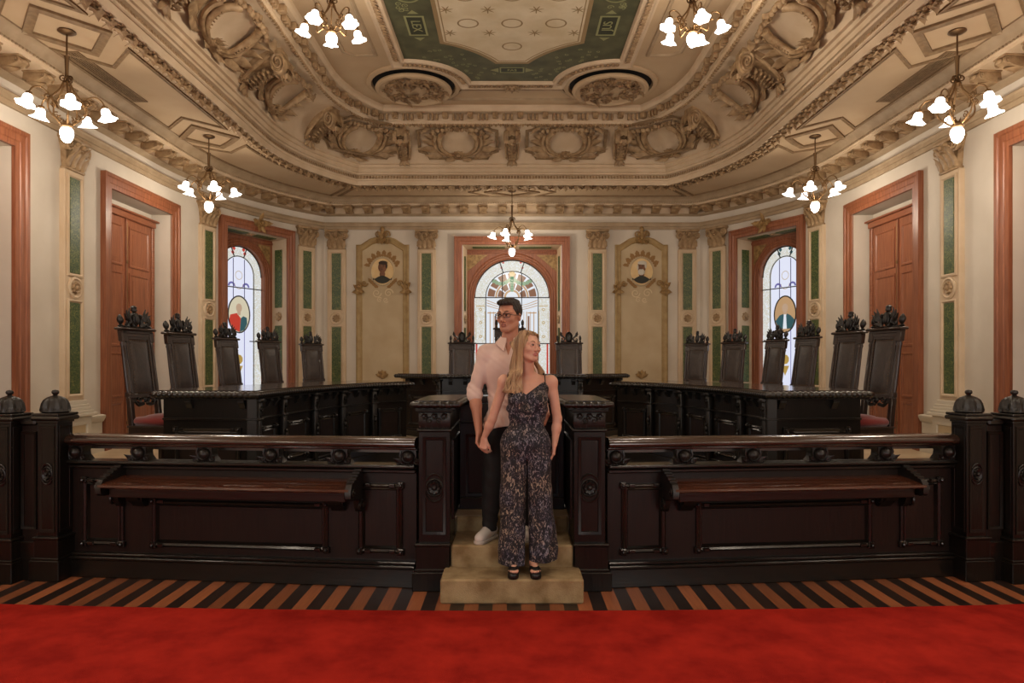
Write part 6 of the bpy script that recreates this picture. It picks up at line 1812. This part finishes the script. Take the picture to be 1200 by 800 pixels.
def lock(pts, r0, r1):
    B = bez(pts, 5); n = len(B); t = np.linspace(0, 1, n); R_ = r0+(r1-r0)*t; R_ = R_*(.55+.45*np.sin(np.minimum(1, t*1.6+.25)*pi/2))*np.clip((1-t)*5, .12, 1)
    mb.add(tube(B, R_, 7, flat=.6))
for i in range(30):                     # image-left side: over the shoulder, in front
    u = q.random(); a = q.uniform(-.02,.02)
    h = P(-.085+.01*q.random(), .05-.085*u, .03+.03*q.random())
    zt = 1.40+.12*q.random()+(.04 if u < .3 else 0)
    x1 = -.010+.062*u+a*.6; x2 = -.028+.080*u+a; yv = 4.905-.055*u
    ph = q.random()*6
    lock([P(-.03-.03*q.random(), .03-.07*u, .125), h, (x1+.01, yv+.01, 1.66), (x1-.006+.016*sin(ph), yv-.012, 1.60), (x1-.004+.020*sin(ph+1.9), 4.858-.012*q.random(), 1.54), (x2+.022*sin(ph+3.6), 4.845-.012*q.random(), 1.48), (x2+.018*sin(ph+5.0)+.010, 4.835-.01*q.random(), zt)], .018, .012)
for i in range(14):                     # behind the neck on the other side
    u = q.random(); 
    lock([P(.03+.03*q.random(), .05, .115), P(.086, .05, .02), P(.082, .055, -.07), (.195+.03*u, 4.985-.02*u, 1.62), (.190+.045*u, 4.995, 1.55), (.19+.045*u, 5.0, 1.49+.05*q.random())], .018, .012)
for i in range(10):
    u = q.random(); lock([P(-.04+.08*u, .10, .08), P(-.05+.1*u, .125, -.02), (.03+.14*u, 5.02, 1.60), (.02+.15*u, 5.035, 1.48)], .022, .014)
# strands lying over the crown, from the parting
for g in (-1,1):
    for i in range(9):
        t = i/8; y0 = -.066+.15*t
        zz = lambda x, y: .038+.092*sqrt(max(.02, 1-(x/.092)**2-((y-.026)/.110)**2))
        lock([P(.008+g*x, y0+.02*k, zz(x, y0+.02*k)+.002) for k, x in enumerate((.002,.03,.058,.076))]+[P(.008+g*.086, y0*.5+.045, -.01)]+[P(g*.083, y0*.4+.04, -.06)], .011, .012)
mb.build('hair_lock', M['hairw'], wm, angle=80)
# ------------------------------------------------------------------ camera, light, view
cam = bpy.data.cameras.new('camera'); co = bpy.data.objects.new('camera', cam); COL.objects.link(co)
cam.sensor_width = 36; cam.lens = 24; cam.clip_start = .05
co.location = (0, 0, 1.68); co.rotation_euler = (pi/2, 0, 0); cam.shift_y = 25/1200
SC.camera = co
w = bpy.data.worlds.new('world'); SC.world = w; w.use_nodes = True
bg = w.node_tree.nodes['Background']; bg.inputs[0].default_value = (.75,.85,1,1); bg.inputs[1].default_value = 1.0
for x in (-3.5, 0, 3.5)[::1]:
    pass
for x in (-3.5, 3.5):  # added fill lamps in the made-up rear openings, lighting the view frontally
    la = bpy.data.lights.new('window daylight', 'AREA'); la.shape = 'RECTANGLE'; la.size = 1.7; la.size_y = 3.2; la.energy = 90; la.color = (1,.93,.84)
    lo = bpy.data.objects.new('window_daylight', la); COL.objects.link(lo); lo.location = (x, YBACK+.02, 2.65); lo.rotation_euler = (pi/2, 0, 0)
SC.view_settings.view_transform = 'Standard'; SC.view_settings.look = 'None'; SC.view_settings.gamma = 1; SC.view_settings.exposure = 0
SC.view_settings.use_curve_mapping = False
SC.cycles.use_denoising = True
SC.cycles.max_bounces = 8; SC.cycles.diffuse_bounces = 4; SC.cycles.glossy_bounces = 4
SC.cycles.sample_clamp_indirect = 4
